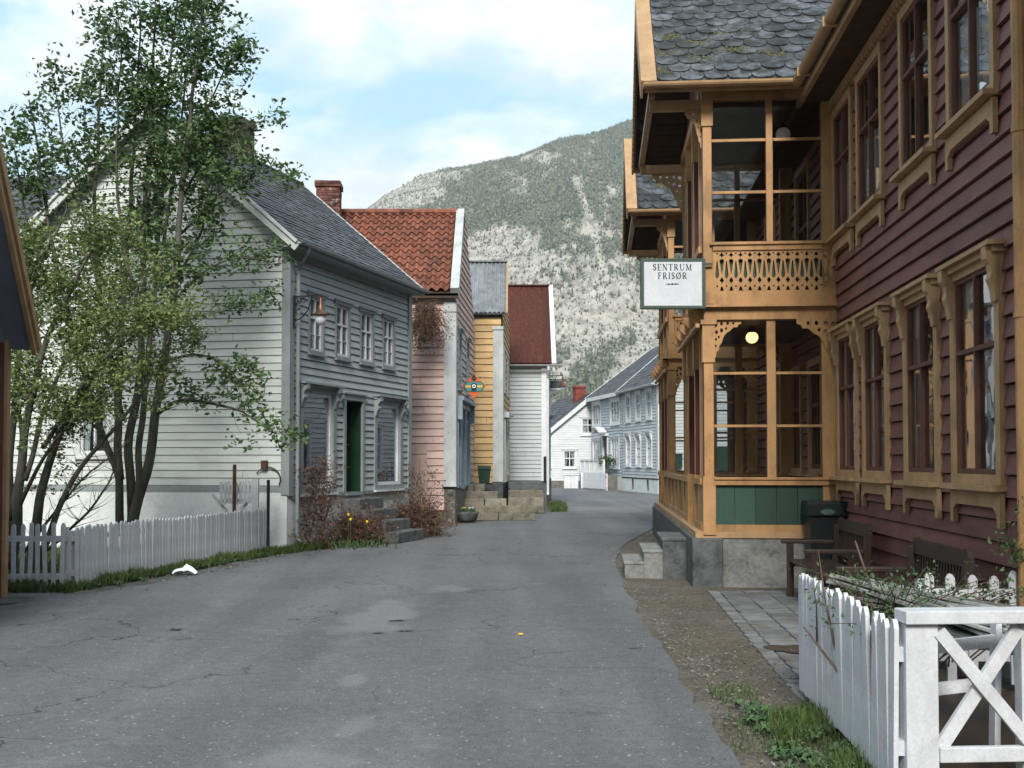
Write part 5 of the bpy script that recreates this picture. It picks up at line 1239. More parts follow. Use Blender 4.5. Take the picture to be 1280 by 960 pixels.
stems = [
 (stem((-6.17, 17.00, 0.45), (-6.17, 17.00, 1.49), (-6.37, 16.90, 1.81), (-6.53, 16.70, 2.55), (-6.78, 16.50, 3.76), (-7.05, 16.40, 4.97), (-7.23, 16.40, 6.30), (-7.41, 16.40, 7.15)), .062),
 (stem((-6.17, 17.00, 1.31), (-6.21, 17.00, 2.09), (-6.21, 17.10, 3.84), (-6.12, 17.20, 5.77), (-6.04, 17.20, 7.68), (-5.99, 17.20, 8.70)), .06),
 (stem((-6.02, 17.05, 0.45), (-6.00, 17.05, 1.28), (-6.07, 17.05, 1.84), (-5.96, 17.05, 2.32), (-5.92, 17.15, 3.20), (-5.87, 17.15, 5.12), (-5.78, 17.15, 7.28), (-5.74, 17.15, 8.99)), .07),
 (stem((-5.95, 16.95, 0.46), (-5.85, 16.95, 1.05), (-5.68, 16.95, 1.59), (-5.61, 16.95, 2.19), (-5.47, 16.85, 3.07), (-5.26, 16.75, 4.29), (-5.11, 16.75, 6.28), (-4.93, 16.75, 8.01), (-4.84, 16.75, 9.01)), .078),
 (stem((-5.88, 17.00, 0.96), (-5.90, 17.10, 1.82), (-5.82, 17.30, 3.61), (-5.67, 17.40, 5.81), (-5.57, 17.40, 8.01), (-5.46, 17.40, 9.17)), .05),
 (stem((-6.17, 17.00, 2.32), (-6.56, 17.30, 3.87), (-6.82, 17.50, 5.84), (-6.74, 17.50, 7.78), (-6.69, 17.50, 8.82)), .045),
 (stem((-6.56, 17.30, 3.87), (-6.88, 17.20, 5.64), (-7.18, 17.00, 6.85), (-7.30, 17.00, 7.73)), .028),
 (stem((-5.60, 16.90, 2.31), (-5.10, 16.60, 2.58), (-4.53, 16.30, 2.47), (-4.05, 16.10, 2.38), (-3.58, 16.00, 2.04)), .028),
 (stem((-5.51, 16.90, 3.13), (-4.95, 16.70, 3.29), (-4.37, 16.40, 3.12), (-4.13, 16.40, 2.80)), .02),
 (stem((-5.36, 17.00, 4.14), (-4.82, 16.90, 4.63), (-4.29, 16.80, 4.82), (-3.81, 16.70, 4.72)), .022),
 (stem((-5.48, 17.00, 3.58), (-4.95, 16.70, 3.85), (-4.43, 16.60, 3.92), (-4.18, 16.60, 4.02)), .018),
 (stem((-5.24, 17.00, 5.84), (-4.84, 17.10, 6.50), (-4.43, 17.10, 6.88), (-4.08, 17.10, 7.01)), .02),
 (stem((-5.21, 17.00, 6.22), (-4.79, 17.10, 7.39), (-4.56, 17.10, 8.02), (-4.41, 17.10, 8.12)), .02),
 (stem((-5.26, 17.00, 5.21), (-4.76, 17.00, 5.72), (-4.28, 17.00, 6.16), (-3.71, 17.00, 6.10)), .018),
 (stem((-5.34, 17.00, 4.46), (-5.00, 17.30, 5.28), (-4.84, 17.30, 5.92), (-4.68, 17.30, 6.43)), .02),
 (stem((-5.87, 17.00, 3.83), (-6.10, 16.80, 5.05), (-6.22, 16.80, 6.54), (-6.15, 16.80, 8.03), (-6.22, 16.80, 8.72)), .03),
 (stem((-5.54, 17.00, 5.09), (-5.38, 17.20, 6.66), (-5.25, 17.20, 7.68), (-5.15, 17.20, 8.70)), .025),
 (stem((-6.78, 16.50, 3.76), (-7.17, 16.40, 4.48), (-7.43, 16.30, 5.43), (-7.58, 16.30, 6.39)), .022)]
def crownR(c):
    return c.z < 9.6
tree('rowan_tree', 'tall slender multi stemmed tree with dark green leaves in front of the pale gable', stems, 'leaf', random.Random(21), 600, .64, crownR, .050, 4, .95, tlo=.36, sub=3, loose=1.15)
stems = [
 (stem((-6.91, 15.00, 0.10), (-6.84, 15.00, 1.23), (-6.73, 15.00, 2.46), (-6.47, 15.00, 3.34), (-6.06, 15.00, 4.23), (-5.72, 15.00, 4.79)), .075),
 (stem((-6.67, 15.00, 0.10), (-6.53, 15.00, 1.23), (-6.24, 15.00, 2.12), (-5.91, 15.00, 2.68), (-5.50, 15.00, 3.46), (-5.11, 15.00, 4.23)), .07),
 (stem((-7.12, 15.20, 0.08), (-7.05, 15.20, 1.79), (-6.96, 15.20, 3.03), (-6.76, 15.20, 4.27), (-6.42, 15.20, 4.83), (-6.31, 15.20, 5.17)), .06),
 (stem((-6.62, 15.10, 0.09), (-6.21, 15.10, 1.23), (-5.82, 15.10, 1.79), (-5.48, 15.10, 2.13), (-5.06, 15.10, 2.80), (-4.75, 15.10, 3.36)), .045),
 (stem((-6.78, 15.00, 1.34), (-6.57, 15.30, 2.47), (-6.23, 15.30, 3.38), (-5.67, 15.30, 4.17), (-5.44, 15.30, 4.74)), .035),
 (stem((-6.50, 15.00, 1.79), (-5.99, 14.70, 2.44), (-5.55, 14.70, 3.09), (-4.79, 14.70, 3.53), (-4.52, 14.70, 3.53)), .03),
 (stem((-6.87, 15.00, 0.90), (-6.36, 14.80, 1.79), (-5.88, 14.70, 2.22), (-5.44, 14.70, 2.66)), .03),
 (stem((-6.96, 15.00, 0.79), (-6.87, 15.20, 1.79), (-7.03, 15.30, 2.70), (-7.08, 15.30, 3.61), (-6.91, 15.30, 4.40)), .035),
 (stem((-6.44, 15.00, 0.34), (-5.85, 14.90, 0.90), (-5.37, 14.80, 1.46), (-5.61, 14.80, 1.79)), .02),
 (stem((-6.78, 15.00, 0.34), (-6.38, 15.10, 0.90), (-6.04, 15.10, 1.34), (-5.44, 15.00, 1.79)), .02)]
tree('lilac_bush', 'broad yellow green leafing bush with twisted grey stems at the left edge', stems, 'leaf2', random.Random(5), 520, .62, lambda c: c.z > 1.0 and (c.z > 2.1 or c.x < -6.2), .033, 5, .5, cat='bush', tlo=.38, sub=4)

def shrub(name, label, c, spread, n, ln, seed, leaves=True, cat='shrub', up=.6, green=0):
    t = thing(name, label, cat, (c[0], c[1], 0))
    a, b = MB(), MB(); twigs(a, (c[0], c[1], c[2]), spread, n, ln, .006, .3, seed, b if leaves else None, 1, .03, up=up)
    a.build('twigs', M['twig'], t)
    if leaves: b.build('dead_leaves', M['dryleaf'], t)
    if green:
        m = MB(); q = random.Random(seed+1)
        for i in range(green): leafquad(m, Vector((c[0]+q.uniform(-1.3, 1.3)*spread[0], c[1]+q.uniform(-1.3, 1.3)*spread[1], q.uniform(.02, .28))), .05, q)
        m.build('green_leaves', M['leaf3'], t)
    return t
p = Fg.p(.55, .32, 0); shrub('dry_shrub', 'bare twiggy vine shrub climbing the corner below the first shop window', (p.x, p.y, .75), (.22, .28, .75), 300, .45, 31, True)
p = Fg.p(1.75, .6, 0); shrub('dry_shrub', 'rounded brown dry bush on the left of the shop door steps', (p.x, p.y, .22), (.30, .40, .16), 560, .52, 32, True, green=60)
p = Fg.p(4.2, .7, 0); shrub('dry_shrub', 'wide brown dry bush to the right of the shop door steps', (p.x+.0, p.y, .28), (.42, .50, .22), 700, .62, 33, True, green=120)
p = Fg.p(5.3, .45, 0); shrub('dry_shrub', 'thin upright seed heads against the pink wall', (p.x, p.y, .8), (.25, .3, .5), 60, .55, 34, True, up=1.5)
t = thing('tulip_bed', 'small bed of red and yellow flowers with fresh green leaves under the shop window', 'flowers', Fg.p(1.2, .75, 0))
m = MB(); q = random.Random(8); c0 = Fg.p(1.15, .72, 0)
def blade(mb, b, h, w, lean, Q, t=None):
    a = Q.uniform(0, 6.28); sd = Vector((math.cos(a), math.sin(a), 0))*w; d = Vector((Q.gauss(0, lean), Q.gauss(0, lean), 0))
    b = Vector(b); t = Q.random() if t is None else t
    mb.add([b-sd, b+sd, b+sd*.7+d*.4+Vector((0, 0, h*.6)), b-sd*.7+d*.4+Vector((0, 0, h*.6)), b+d+Vector((0, 0, h))], [(0, 1, 2, 3), (3, 2, 4)], t)
for i in range(150): blade(m, (c0.x+q.gauss(0, .28), c0.y+q.gauss(0, .35), 0), q.uniform(.06, .2), .016, .08, q)
m.build('leaves', M['leaf3'], t)
for i, (dx, dy, z, mm) in enumerate(((-.42, .1, .42, 'tulipred'), (-.30, .1, .40, 'tulipred'), (-.05, .2, .58, 'tulipyellow'), (.30, .2, .45, 'tulipyellow'), (.02, .0, .5, 'tulipyellow'))):
    m = MB(); m.lathe((c0.x+dx, c0.y+dy-.3, z), [(0, 0), (.018, .01), (.024, .03), (.018, .05), (0, .048)], 8); m.build('flower', M[mm], t)
    m = MB(); m.tube([(c0.x+dx, c0.y+dy-.3, 0), (c0.x+dx, c0.y+dy-.3, z)], .005, 4); m.build('stem', M['leaf3'], t)
# grass strips (uncountable)
def grassmesh(name, label, regions, seed):
    q = random.Random(seed); m = MB()
    for (poly, n, h, w) in regions:
        xs = [p_[0] for p_ in poly]; ys = [p_[1] for p_ in poly]
        k = 0; tries = 0
        while k < n and tries < n*20:
            tries += 1
            x, y = q.uniform(min(xs), max(xs)), q.uniform(min(ys), max(ys)); ins = False; j = len(poly)-1
            for i in range(len(poly)):
                if (poly[i][1] > y) != (poly[j][1] > y) and x < (poly[j][0]-poly[i][0])*(y-poly[i][1])/(poly[j][1]-poly[i][1])+poly[i][0]: ins = not ins
                j = i
            if not ins: continue
            dn = noise.noise(Vector((x*2.2, y*2.2, seed)))
            if dn < q.uniform(-.55, .25): continue
            blade(m, (x, y, -.005), h*q.uniform(.35, 1.1)*(1+.8*dn), w*q.uniform(.6, 1.3), h*.35, q, min(1, max(0, .5+.5*dn+q.gauss(0, .2)))); k += 1
    return tag(m.build(name, M['grass'], None), label, 'grass', kind='stuff')
grassmesh('grass', 'ragged green grass verge below the left picket fence and shop front', [
 ([(-6.9, 13.25), (-5.4, 13.25), (-4.02, 18.6), (-3.1, 20.5), (-2.5, 22.2), (-3.0, 22.4), (-4.2, 19.6), (-5.75, 13.9), (-7, 13.85)], 11000, .13, .008),
 ([(-7.5, 14), (-5.9, 14), (-4.6, 19), (-9, 19.4)], 3500, .2, .012),
 ([(1.25, 34.2), (1.75, 34.5), (1.9, 39), (1.3, 39)], 900, .2, .014)], 3)
grassmesh('grass', 'tufts of green grass at the foot of the right picket fence', [
 ([(1.45, 4.6), (1.95, 5.0), (2.04, 7.3), (1.55, 6.6), (1.40, 5.4)], 3600, .10, .0045),
 ([(1.2, 5.9), (1.6, 5.9), (1.7, 8.0), (1.4, 7.8)], 500, .05, .004)], 9)
mw = MB(); q = random.Random(55)
for i in range(120):
    cx_, cy_ = (q.uniform(1.42, 1.98), q.uniform(4.7, 7.2)) if i < 70 else (-5.35+q.gauss(0, .1)+(i-70)*.025, 13.6+(i-70)*.105)
    for k in range(14):
        a_ = q.uniform(0, 6.28); l_ = q.uniform(.03, .09); d_ = Vector((math.cos(a_), math.sin(a_), 0)); n_ = Vector((-d_.y, d_.x, 0)); b_ = Vector((cx_, cy_, .01))
        mw.add([b_, b_+d_*l_*.6+n_*.012+Vector((0, 0, l_*.5)), b_+d_*l_+Vector((0, 0, l_*.35)), b_+d_*l_*.6-n_*.012+Vector((0, 0, l_*.5))], [(0, 1, 2, 3)], q.random())
tag(mw.build('weeds', M['leaf3'], None), 'low broad leaved weeds along the feet of both picket fences', 'weeds', kind='stuff')
# garden rose and weeds at the right
t = thing('rose_bush', 'thorny rose shoots with small green leaves growing over the right garden fence', 'shrub', (2.4, 6.6, 0))
a, b = MB(), MB(); q = random.Random(77)
for (x, y, z, dx, dy, dz, n) in ((2.15, 6.9, .3, .1, -.3, .78, 16), (2.35, 6.7, .4, .15, .1, .75, 18), (2.6, 6.9, .4, .3, .1, .62, 16), (2.05, 6.3, .4, -.05, -.2, .6, 10), (2.9, 7.0, .3, .4, 0, .6, 12)):
    for k in range(n):
        p_ = Vector((x+q.gauss(0, .1), y+q.gauss(0, .1), z)); d = Vector((dx+q.gauss(0, .25), dy+q.gauss(0, .25), dz)); pts = [p_]
        for s_ in range(5):
            p_ = p_+d*.2; d = d+Vector((q.gauss(0, .15), q.gauss(0, .15), -.12)); pts.append(p_.copy())
            if s_ > 0:
                for w in range(7): leafquad(b, p_+Vector((q.gauss(0, .045), q.gauss(0, .045), q.gauss(0, .035))), .015*q.uniform(.6, 1.4), q)
        a.tube(pts, [.006, .005, .005, .004, .003, .002], 4, q.random())
for pts in (((1.93, 6.3, .3), (1.88, 6.35, .55), (1.90, 6.6, .8), (1.98, 7.0, 1.02)), ((1.9, 6.2, .35), (1.83, 6.5, .5), (1.80, 6.7, .58)), ((2.35, 6.9, .6), (2.28, 7.0, .9), (2.25, 7.1, 1.08)), ((3.1, 6.8, .4), (3.3, 6.7, .8), (3.36, 6.6, .95))): a.tube(pts, [.009, .008, .006, .003], 5, .8)
a.build('shoots', M['twig'], t); b.build('leaves', M['leaf3'], t)
t = thing('climbing_rose', 'thorny green twig sticking out from the red wall at the right edge', 'shrub', (3.55, 7.4, 0))
a, b = MB(), MB()
for k in range(5):
    p_ = Vector((3.5, 7.5, .9)); d = Vector((-.15+q.gauss(0, .1), -.1, .3+q.gauss(0, .12))); pts = [p_]
    for s_ in range(5):
        p_ = p_+d*.22; d = d+Vector((q.gauss(-.03, .1), q.gauss(0, .1), q.gauss(-.04, .08))); pts.append(p_.copy())
        for w in range(5): leafquad(b, p_+Vector((q.gauss(0, .04), q.gauss(0, .04), q.gauss(0, .03))), .022, q)
    a.tube([(3.5, 7.5, 0)]+pts, [.007, .006, .005, .004, .003, .002, .002], 4)
a.build('shoots', M['twig'], t); b.build('leaves', M['leaf3'], t)
# litter and leaf
m = MB(); q = random.Random(2); c = Vector((-4.62, 15.35, .02))
n = 7; V = [[c+Vector((i*.055-.16+q.uniform(-.015, .015), (j*.05-.12)+q.uniform(-.015, .015), max(0, .13-.03*abs(i-3)-.02*abs(j-2))*q.uniform(.3, 1.2))) for i in range(n)] for j in range(5)]
m.add([p_ for r_ in V for p_ in r_], [(j*n+i, j*n+i+1, (j+1)*n+i+1, (j+1)*n+i) for j in range(4) for i in range(n-1)]); tag(m.build('plastic_bag', M['plastic'], None, base=c), 'crumpled white plastic bag in the grass at the left road edge', 'litter')
m = MB(); m.poly(Fr((.08, 10.0, .012), (1, .2, 0), (0, 0, 1), (-.2, 1, .1)), [((.02)*math.cos(a)*(1+.3*(i % 2)), .02*math.sin(a)*(1+.3*(i % 2))) for i, a in enumerate([2*math.pi*i/10 for i in range(10)])], 0, .006); tag(m.build('fallen_flower', M['tulipyellow'], None, base=(.08, 10, .01)), 'tiny yellow dandelion head lying on the asphalt', 'flower')
# ---- neighbouring building, left edge
al = math.radians(-12); rk = Vector((-math.sin(al), -math.cos(al), 0))       # the rake comes towards the camera
T0 = Vector((-5.76, 13.0, 2.98))
h0 = thing('brown_trimmed_house', 'blue grey roof overhang and brown barge board of a small house at the left edge', 'house', (-7.2, 12, 0))
side = Vector((-rk.y, rk.x, 0)); side = side if side.x < 0 else -side
mb = MB(); rr = (rk+Vector((0, 0, .92))).normalized(); 
Fq = Fr(T0, side, side.cross(rr), rr); 
if Fq.V.z < 0: Fq.V = -Fq.V
mb.box(Fq, .02, 4.0, -.02, .08, 0, 3.4); rq = mb.build('roof', M['slate'], h0)
mb = MB(); mb.box(Fq, .02, 4.0, -.05, -.022, 0.0, 3.4); mb.build('soffit', M['navy'], rq)
mb = MB(); mb.box(Fq, -.03, .02, -.12, .05, -.02, 3.42); mb.box(Fq, -.06, -.03, -.03, .10, -.03, 3.43); mb.build('barge_board', M['brown' if False else 'ochre2'], rq)
cb = T0+side*.30+rk*.05; cb.z = 0
Fk = Fr(cb, rk, -side); mb = MB(); mb.box(Fk, 0, 4.6, -.2, 0, .0, 3.0); mb.build('wall', M['darkred'], h0)
mb = MB(); mb.hexa([Fk.p(a, b, z) for z in (0, 1) for a, b in ((0, -3), (4.6, -3), (4.6, -.2), (0, -.2))]); 
mb = MB(); mb.box(Fk, -.02, 0, -3.5, .0, 0, 3.0); mb.build('rear_wall', M['navy'], h0)
mb = MB(); mb.poly(Fk, [(0, 3.0), (4.6, 3.0), (2.3, 5.3)], -.2, -.0); mb.build('gable', M['navy'], h0)
mb = MB(); mb.box(Fk, -.03, .12, .0, .04, 0, 3.05); mb.box(Fk, -.045, -.02, -.1, .035, 0, 3.05); mb.build('corner_board', M['ochre2'], h0)
sx = tag((lambda m: (m.lathe((-6.35, 13.25, 0), [(0, 0), (.16, .0), (.17, .2), (.12, .42), (.10, .5), (0, .52)], 9), m.build('boulder', M['rubble'], None, base=(-6.35, 13.25, 0)))[1])(MB()), 'grey upright boulder at the corner of the left edge house', 'stone')

# ================================================================== GROUND
def sheet(name, pts, z, mat, kind='structure', thick=0):
    m = MB(); tr = tessellate_polygon([[Vector((x, y, 0)) for x, y in pts]])
    m.add([(x, y, z) for x, y in pts], [tuple(t_) for t_ in tr]); o = m.build(name, mat, None); o['kind'] = kind
    return o
def groundmat(name, c1, c2, scale, fine, famt, patch=None, ps=.5, plo=.5, phi=.65, bump=.4, bd=.01, rough=.95, crack=False, lines=None):
    m, nt, out = newmat(name); b = N(nt, 'ShaderNodeBsdfPrincipled'); b.inputs['Roughness'].default_value = rough; b.inputs['Specular IOR Level'].default_value = .25
    v = coords(nt); n1 = noi(nt, v, scale, 5, .65); c = mixc(nt, ramp(nt, n1, [(.38, g(0)), (.64, g(1))]), c1, c2)
    if patch: c = mixc(nt, ramp(nt, noi(nt, v, ps, 5, .65, .3), [(plo, g(0)), (phi, g(1))]), c, patch)
    n2 = noi(nt, v, fine, 4, .75); k = ramp(nt, n2, [(.36, g(1-famt)), (.60, g(1))]); c = mixc(nt, 1, c, k, 'MULTIPLY'); n4 = noi(nt, v, fine/5, 4, .7); c = mixc(nt, 1, c, ramp(nt, n4, [(.36, g(1-famt*.45)), (.62, g(1))]), 'MULTIPLY')
    if crack:
        vo = nt.nodes.new('ShaderNodeTexVoronoi'); vo.feature = 'DISTANCE_TO_EDGE'; vo.inputs['Scale'].default_value = .55
        mp = nt.nodes.new('ShaderNodeVectorMath'); mp.operation = 'ADD'
        nn = nt.nodes.new('ShaderNodeTexNoise'); nn.inputs['Scale'].default_value = 1.6; nn.inputs['Detail'].default_value = 5; nt.links.new(v, nn.inputs['Vector'])
        sc = nt.nodes.new('ShaderNodeVectorMath'); sc.operation = 'SCALE'; sc.inputs['Scale'].default_value = 1.1; nt.links.new(nn.outputs['Color'], sc.inputs[0])
        nt.links.new(v, mp.inputs[0]); nt.links.new(sc.outputs[0], mp.inputs[1]); nt.links.new(mp.outputs[0], vo.inputs['Vector'])
        msk = ramp(nt, noi(nt, v, .35, 3, .6), [(.46, g(0)), (.56, g(1))])
        ck = ramp(nt, vo.outputs[0], [(.0, g(1)), (.009, g(0))])
        mm = mixc(nt, 1, ck, msk, 'MULTIPLY'); c = mixc(nt, mm, c, (.03, .03, .03, 1))
        # light aggregate flecks
        v2 = nt.nodes.new('ShaderNodeTexVoronoi'); v2.inputs['Scale'].default_value = 17; nt.links.new(v, v2.inputs['Vector'])
        fk = ramp(nt, v2.outputs['Distance'], [(.10, g(.8)), (.20, g(0))]); f2 = ramp(nt, noi(nt, v, 9, 2, .5), [(.50, g(0)), (.56, g(1))])
        c = mixc(nt, mixc(nt, 1, fk, f2, 'MULTIPLY'), c, (.42, .42, .42, 1))
        # worn bands along the lane and soft-edged old repairs
        vb = coords(nt, (1.1, .09, 1)); c = mixc(nt, 1, c, ramp(nt, noi(nt, vb, 1.3, 3, .5), [(.35, g(.78)), (.65, g(1))]), 'MULTIPLY')
        for (px_, py_, rx_, ry_) in ((-1.35, 11.4, .40, 1.9), (-1.15, 7.95, .14, .22), (-1.15, 5.75, .40, .32), (-.95, 6.6, .14, .4), (3.0, 36.5, 1.5, 2.6), (-.75, 13.6, .3, .6)):
            m1 = nt.nodes.new('ShaderNodeMapping'); m1.vector_type = 'POINT'; m1.inputs['Location'].default_value = (-px_/rx_, -py_/ry_, 0); m1.inputs['Scale'].default_value = (1/rx_, 1/ry_, 0); nt.links.new(v, m1.inputs[0])
            w1 = nt.nodes.new('ShaderNodeVectorMath'); w1.operation = 'MULTIPLY_ADD'; w1.inputs[1].default_value = (2.4, 2.4, 0); nt.links.new(nn.outputs['Color'], w1.inputs[0]); nt.links.new(m1.outputs[0], w1.inputs[2])
            w2 = nt.nodes.new('ShaderNodeVectorMath'); w2.operation = 'SUBTRACT'; w2.inputs[1].default_value = (1.2, 1.2, 0); nt.links.new(w1.outputs[0], w2.inputs[0])
            w3 = nt.nodes.new('ShaderNodeVectorMath'); w3.operation = 'LENGTH'; nt.links.new(w2.outputs[0], w3.inputs[0])
            c = mixc(nt, mixc(nt, 1, ramp(nt, w3.outputs['Value'], [(.55, g(.55)), (1.0, g(0))]), ramp(nt, n2, [(.3, g(.45)), (.6, g(1))]), 'MULTIPLY'), c, (.215, .218, .224, 1))
    nt.links.new(c, b.inputs['Base Color']); nt.links.new(bumpn(nt, n2, bump, bd), b.inputs['Normal']); nt.links.new(b.outputs[0], out.inputs[0]); return m
M['gravel'] = groundmat('gravel_soil', (.205, .18, .145, 1), (.15, .13, .10, 1), 1.3, 45, .65, (.24, .225, .195, 1), .8, .5, .66, bump=.9, bd=.02)
M['asphalt'] = groundmat('old_asphalt', (.205, .209, .217, 1), (.165, .169, .178, 1), .55, 60, .5, (.24, .243, .247, 1), 1.1, .54, .74, bump=.7, bd=.008, crack=True, rough=.85)
M['patch'] = groundmat('asphalt_patch', (.20, .205, .21, 1), (.165, .17, .175, 1), 2, 90, .5, bump=.4, bd=.005)
M['shoulder'] = groundmat('worn_asphalt_edge', (.18, .18, .178, 1), (.13, .13, .13, 1), 1.5, 70, .5, (.09, .085, .07, 1), 1.5, .5, .65, bump=.6, bd=.01)
gd = MB(); gd.add([(-2200, -1200, -.012), (2200, -1200, -.012), (2200, 1800, -.012), (-2200, 1800, -.012)], [(0, 1, 2, 3)]); o = gd.build('ground', M['gravel'], None); o['kind'] = 'structure'
def rag(pts, amp, q, n=10):
    out = []
    for i in range(len(pts)-1):
        a, b = Vector(pts[i]+(0,)), Vector(pts[i+1]+(0,)); d = (b-a).normalized(); nrm = Vector((-d.y, d.x, 0))
        for k in range(n): p_ = a.lerp(b, k/n)+nrm*q.gauss(0, amp)*(0 if k == 0 and i == 0 else 1); out.append((p_.x, p_.y))
    out.append(pts[-1]); return out
def cat(pts, n=8):
    P = [Vector(p_+(0,)) for p_ in pts]; P = [P[0]]+P+[P[-1]]; out = []
    for i in range(1, len(P)-2):
        for k in range(n):
            t_ = k/n; a, b, c, d = P[i-1], P[i], P[i+1], P[i+2]
            v_ = .5*((2*b)+(c-a)*t_+(2*a-5*b+4*c-d)*t_*t_+(3*b-a-3*c+d)*t_**3); out.append((v_.x, v_.y))
    out.append(pts[-1]); return out
q = random.Random(6)
Ledge = cat([(-12, -4), (-9.5, 3), (-7.4, 8.5), (-5.9, 11.6), (-4.75, 14.2), (-3.9, 18.07), (-3.02, 20.65), (-2.25, 22.6), (-1.15, 27.2), (.0, 30.6), (1.2, 33.8), (1.72, 37), (1.95, 41), (1.9, 45), (.8, 49), (-2, 53), (-8, 60)])
Redge = cat([(1.0, -4), (1.12, 3), (1.19, 5.7), (1.23, 6.96), (1.28, 9.33), (1.38, 12.4), (1.5, 15.2), (1.72, 17.9), (2.2, 21.05), (3.0, 24.4), (3.8, 27.5), (5.0, 33), (6.6, 39), (11, 44), (20, 47)])
jit_ = lambda L_, s_: [(x+q.gauss(0, s_), y) for x, y in L_]
road = jit_(Ledge, .025)+[(-8, 66.2), (2.3, 66.6), (5.0, 64.0), (7.3, 53.0), (16, 54.5), (24, 50)]+jit_(Redge, .02)[::-1]
sheet('road', road, 0.0, M['asphalt'])
sheet('driveway', [(-14, 8), (-8.2, 8.4), (-6.1, 11.8), (-5.0, 13.6), (-6.0, 13.5), (-6.8, 13.3), (-14, 13)], -.006, M['shoulder'])
sheet('road_shoulder', [(x-.35+q.gauss(0, .05), y) for x, y in Ledge if 12 < y < 34]+[(x+.05, y) for x, y in Ledge if 12 < y < 34][::-1], -.004, M['shoulder'])
def blob(cx, cy, rx, ry, rot, seed, n=40, rough=.22):
    out = []
    for i in range(n):
        a = 2*math.pi*i/n; r_ = 1+rough*noise.fractal(Vector((math.cos(a)*1.6, math.sin(a)*1.6, seed)), 1, 2, 4)*2
        x, y = rx*math.cos(a)*r_, ry*math.sin(a)*r_; out.append((cx+x*math.cos(rot)-y*math.sin(rot), cy+x*math.sin(rot)+y*math.cos(rot)))
    return out
m = MB()
M['crackmat'] = surf('pothole_dark', (.035, .035, .036, 1), rough=.95)
for (x, y, rx, ry) in ((-3.2, 10.3, .09, .045), (-1.25, 10.1, .08, .02), (-1.02, 10.22, .05, .03), (-1.15, 10.9, .09, .018), (1.05, 9.3, .05, .018)):
    pl = blob(x, y, rx, ry, .2, x*7, 26, .9); m.add([(a, b, .008) for a, b in pl], [tuple(range(len(pl)))])
o = m.build('road_potholes', M['crackmat'], None); o['kind'] = 'structure'
m = MB(); q = random.Random(41)
for i in range(1500):
    y = 4+q.random()**1.3*18; x = 1.25+.02*(y-5)+abs(q.gauss(0, .35)); r_ = q.uniform(.004, .014)
    if q.random() < .12: x = 1.2-abs(q.gauss(0, .12))
    c = Vector((x, y, .004)); m.add([c+Vector((r_, 0, 0)), c+Vector((0, r_*.8, 0)), c+Vector((-r_, 0, 0)), c+Vector((0, -r_*.8, 0)), c+Vector((0, 0, r_*.8))], [(0, 1, 4), (1, 2, 4), (2, 3, 4), (3, 0, 4)], q.random())
for i in range(500):
    leafquad(m, Vector((q.uniform(1.3, 2.1), q.uniform(4.6, 9), .01)), q.uniform(.008, .02), q, q.random(), .9)
for i in range(500):
    y = q.uniform(13, 25); x = -5.2+(y-13.8)*.23+q.gauss(.15, .25); leafquad(m, Vector((x, y, .015)), q.uniform(.012, .03), q, q.random(), .9)
o = tag(m.build('loose_stones', M['rubble'], None), 'scattered small stones and dead leaves on the gravel verge', 'gravel', kind='stuff')
# paving slabs beside the garden fence
m = MB(); q = random.Random(12)
for r_ in range(26):
    y = 7.0+r_*.28; x0 = 1.66+.08*(y-5)+.10
    if y < 13.2:
        for k in range(3):
            if r_ < 4 and k > 0: continue
            if (8.95 < y < 9.4) and k > 0: continue
            mm = WORLD; m.box(WORLD, x0+.14+k*.29, x0+.14+k*.29+.275, y, y+.268, -.03, .004+q.uniform(-.004, .006), q.random())
        for k in range(2): m.box(WORLD, x0, x0+.12, y+.14*k, y+.14*k+.125, -.03, .006+q.uniform(-.004, .006), q.random())
M['slab'] = surf('grey_slab', (.17, .175, .18, 1), (.13, .13, .13, 1), 4, tint=.25, rough=.9, dirt=(.10, .09, .07, 1), dirtscale=3, dirtlo=.5, dirthi=.65)
o = m.build('pavement', M['slab'], None); o['kind'] = 'structure'
m = MB(); pl = blob(2.42, 9.2, .3, .22, 0, 4.4, 30, .2); m.add([(a, b, .012) for a, b in pl]+[(2.42, 9.2, .04)], [(i, (i+1) % 30, 30) for i in range(30)]); tag(m.build('soil_patch', M['soil'], None), kind='structure')
m = MB(); m.add([(1.95, 5.2, .02), (3.6, 5.2, .02), (3.7, 7.5, .02), (2.1, 7.5, .02)], [(0, 1, 2, 3)]); o = m.build('garden_soil', M['soil'], None); o['kind'] = 'structure'

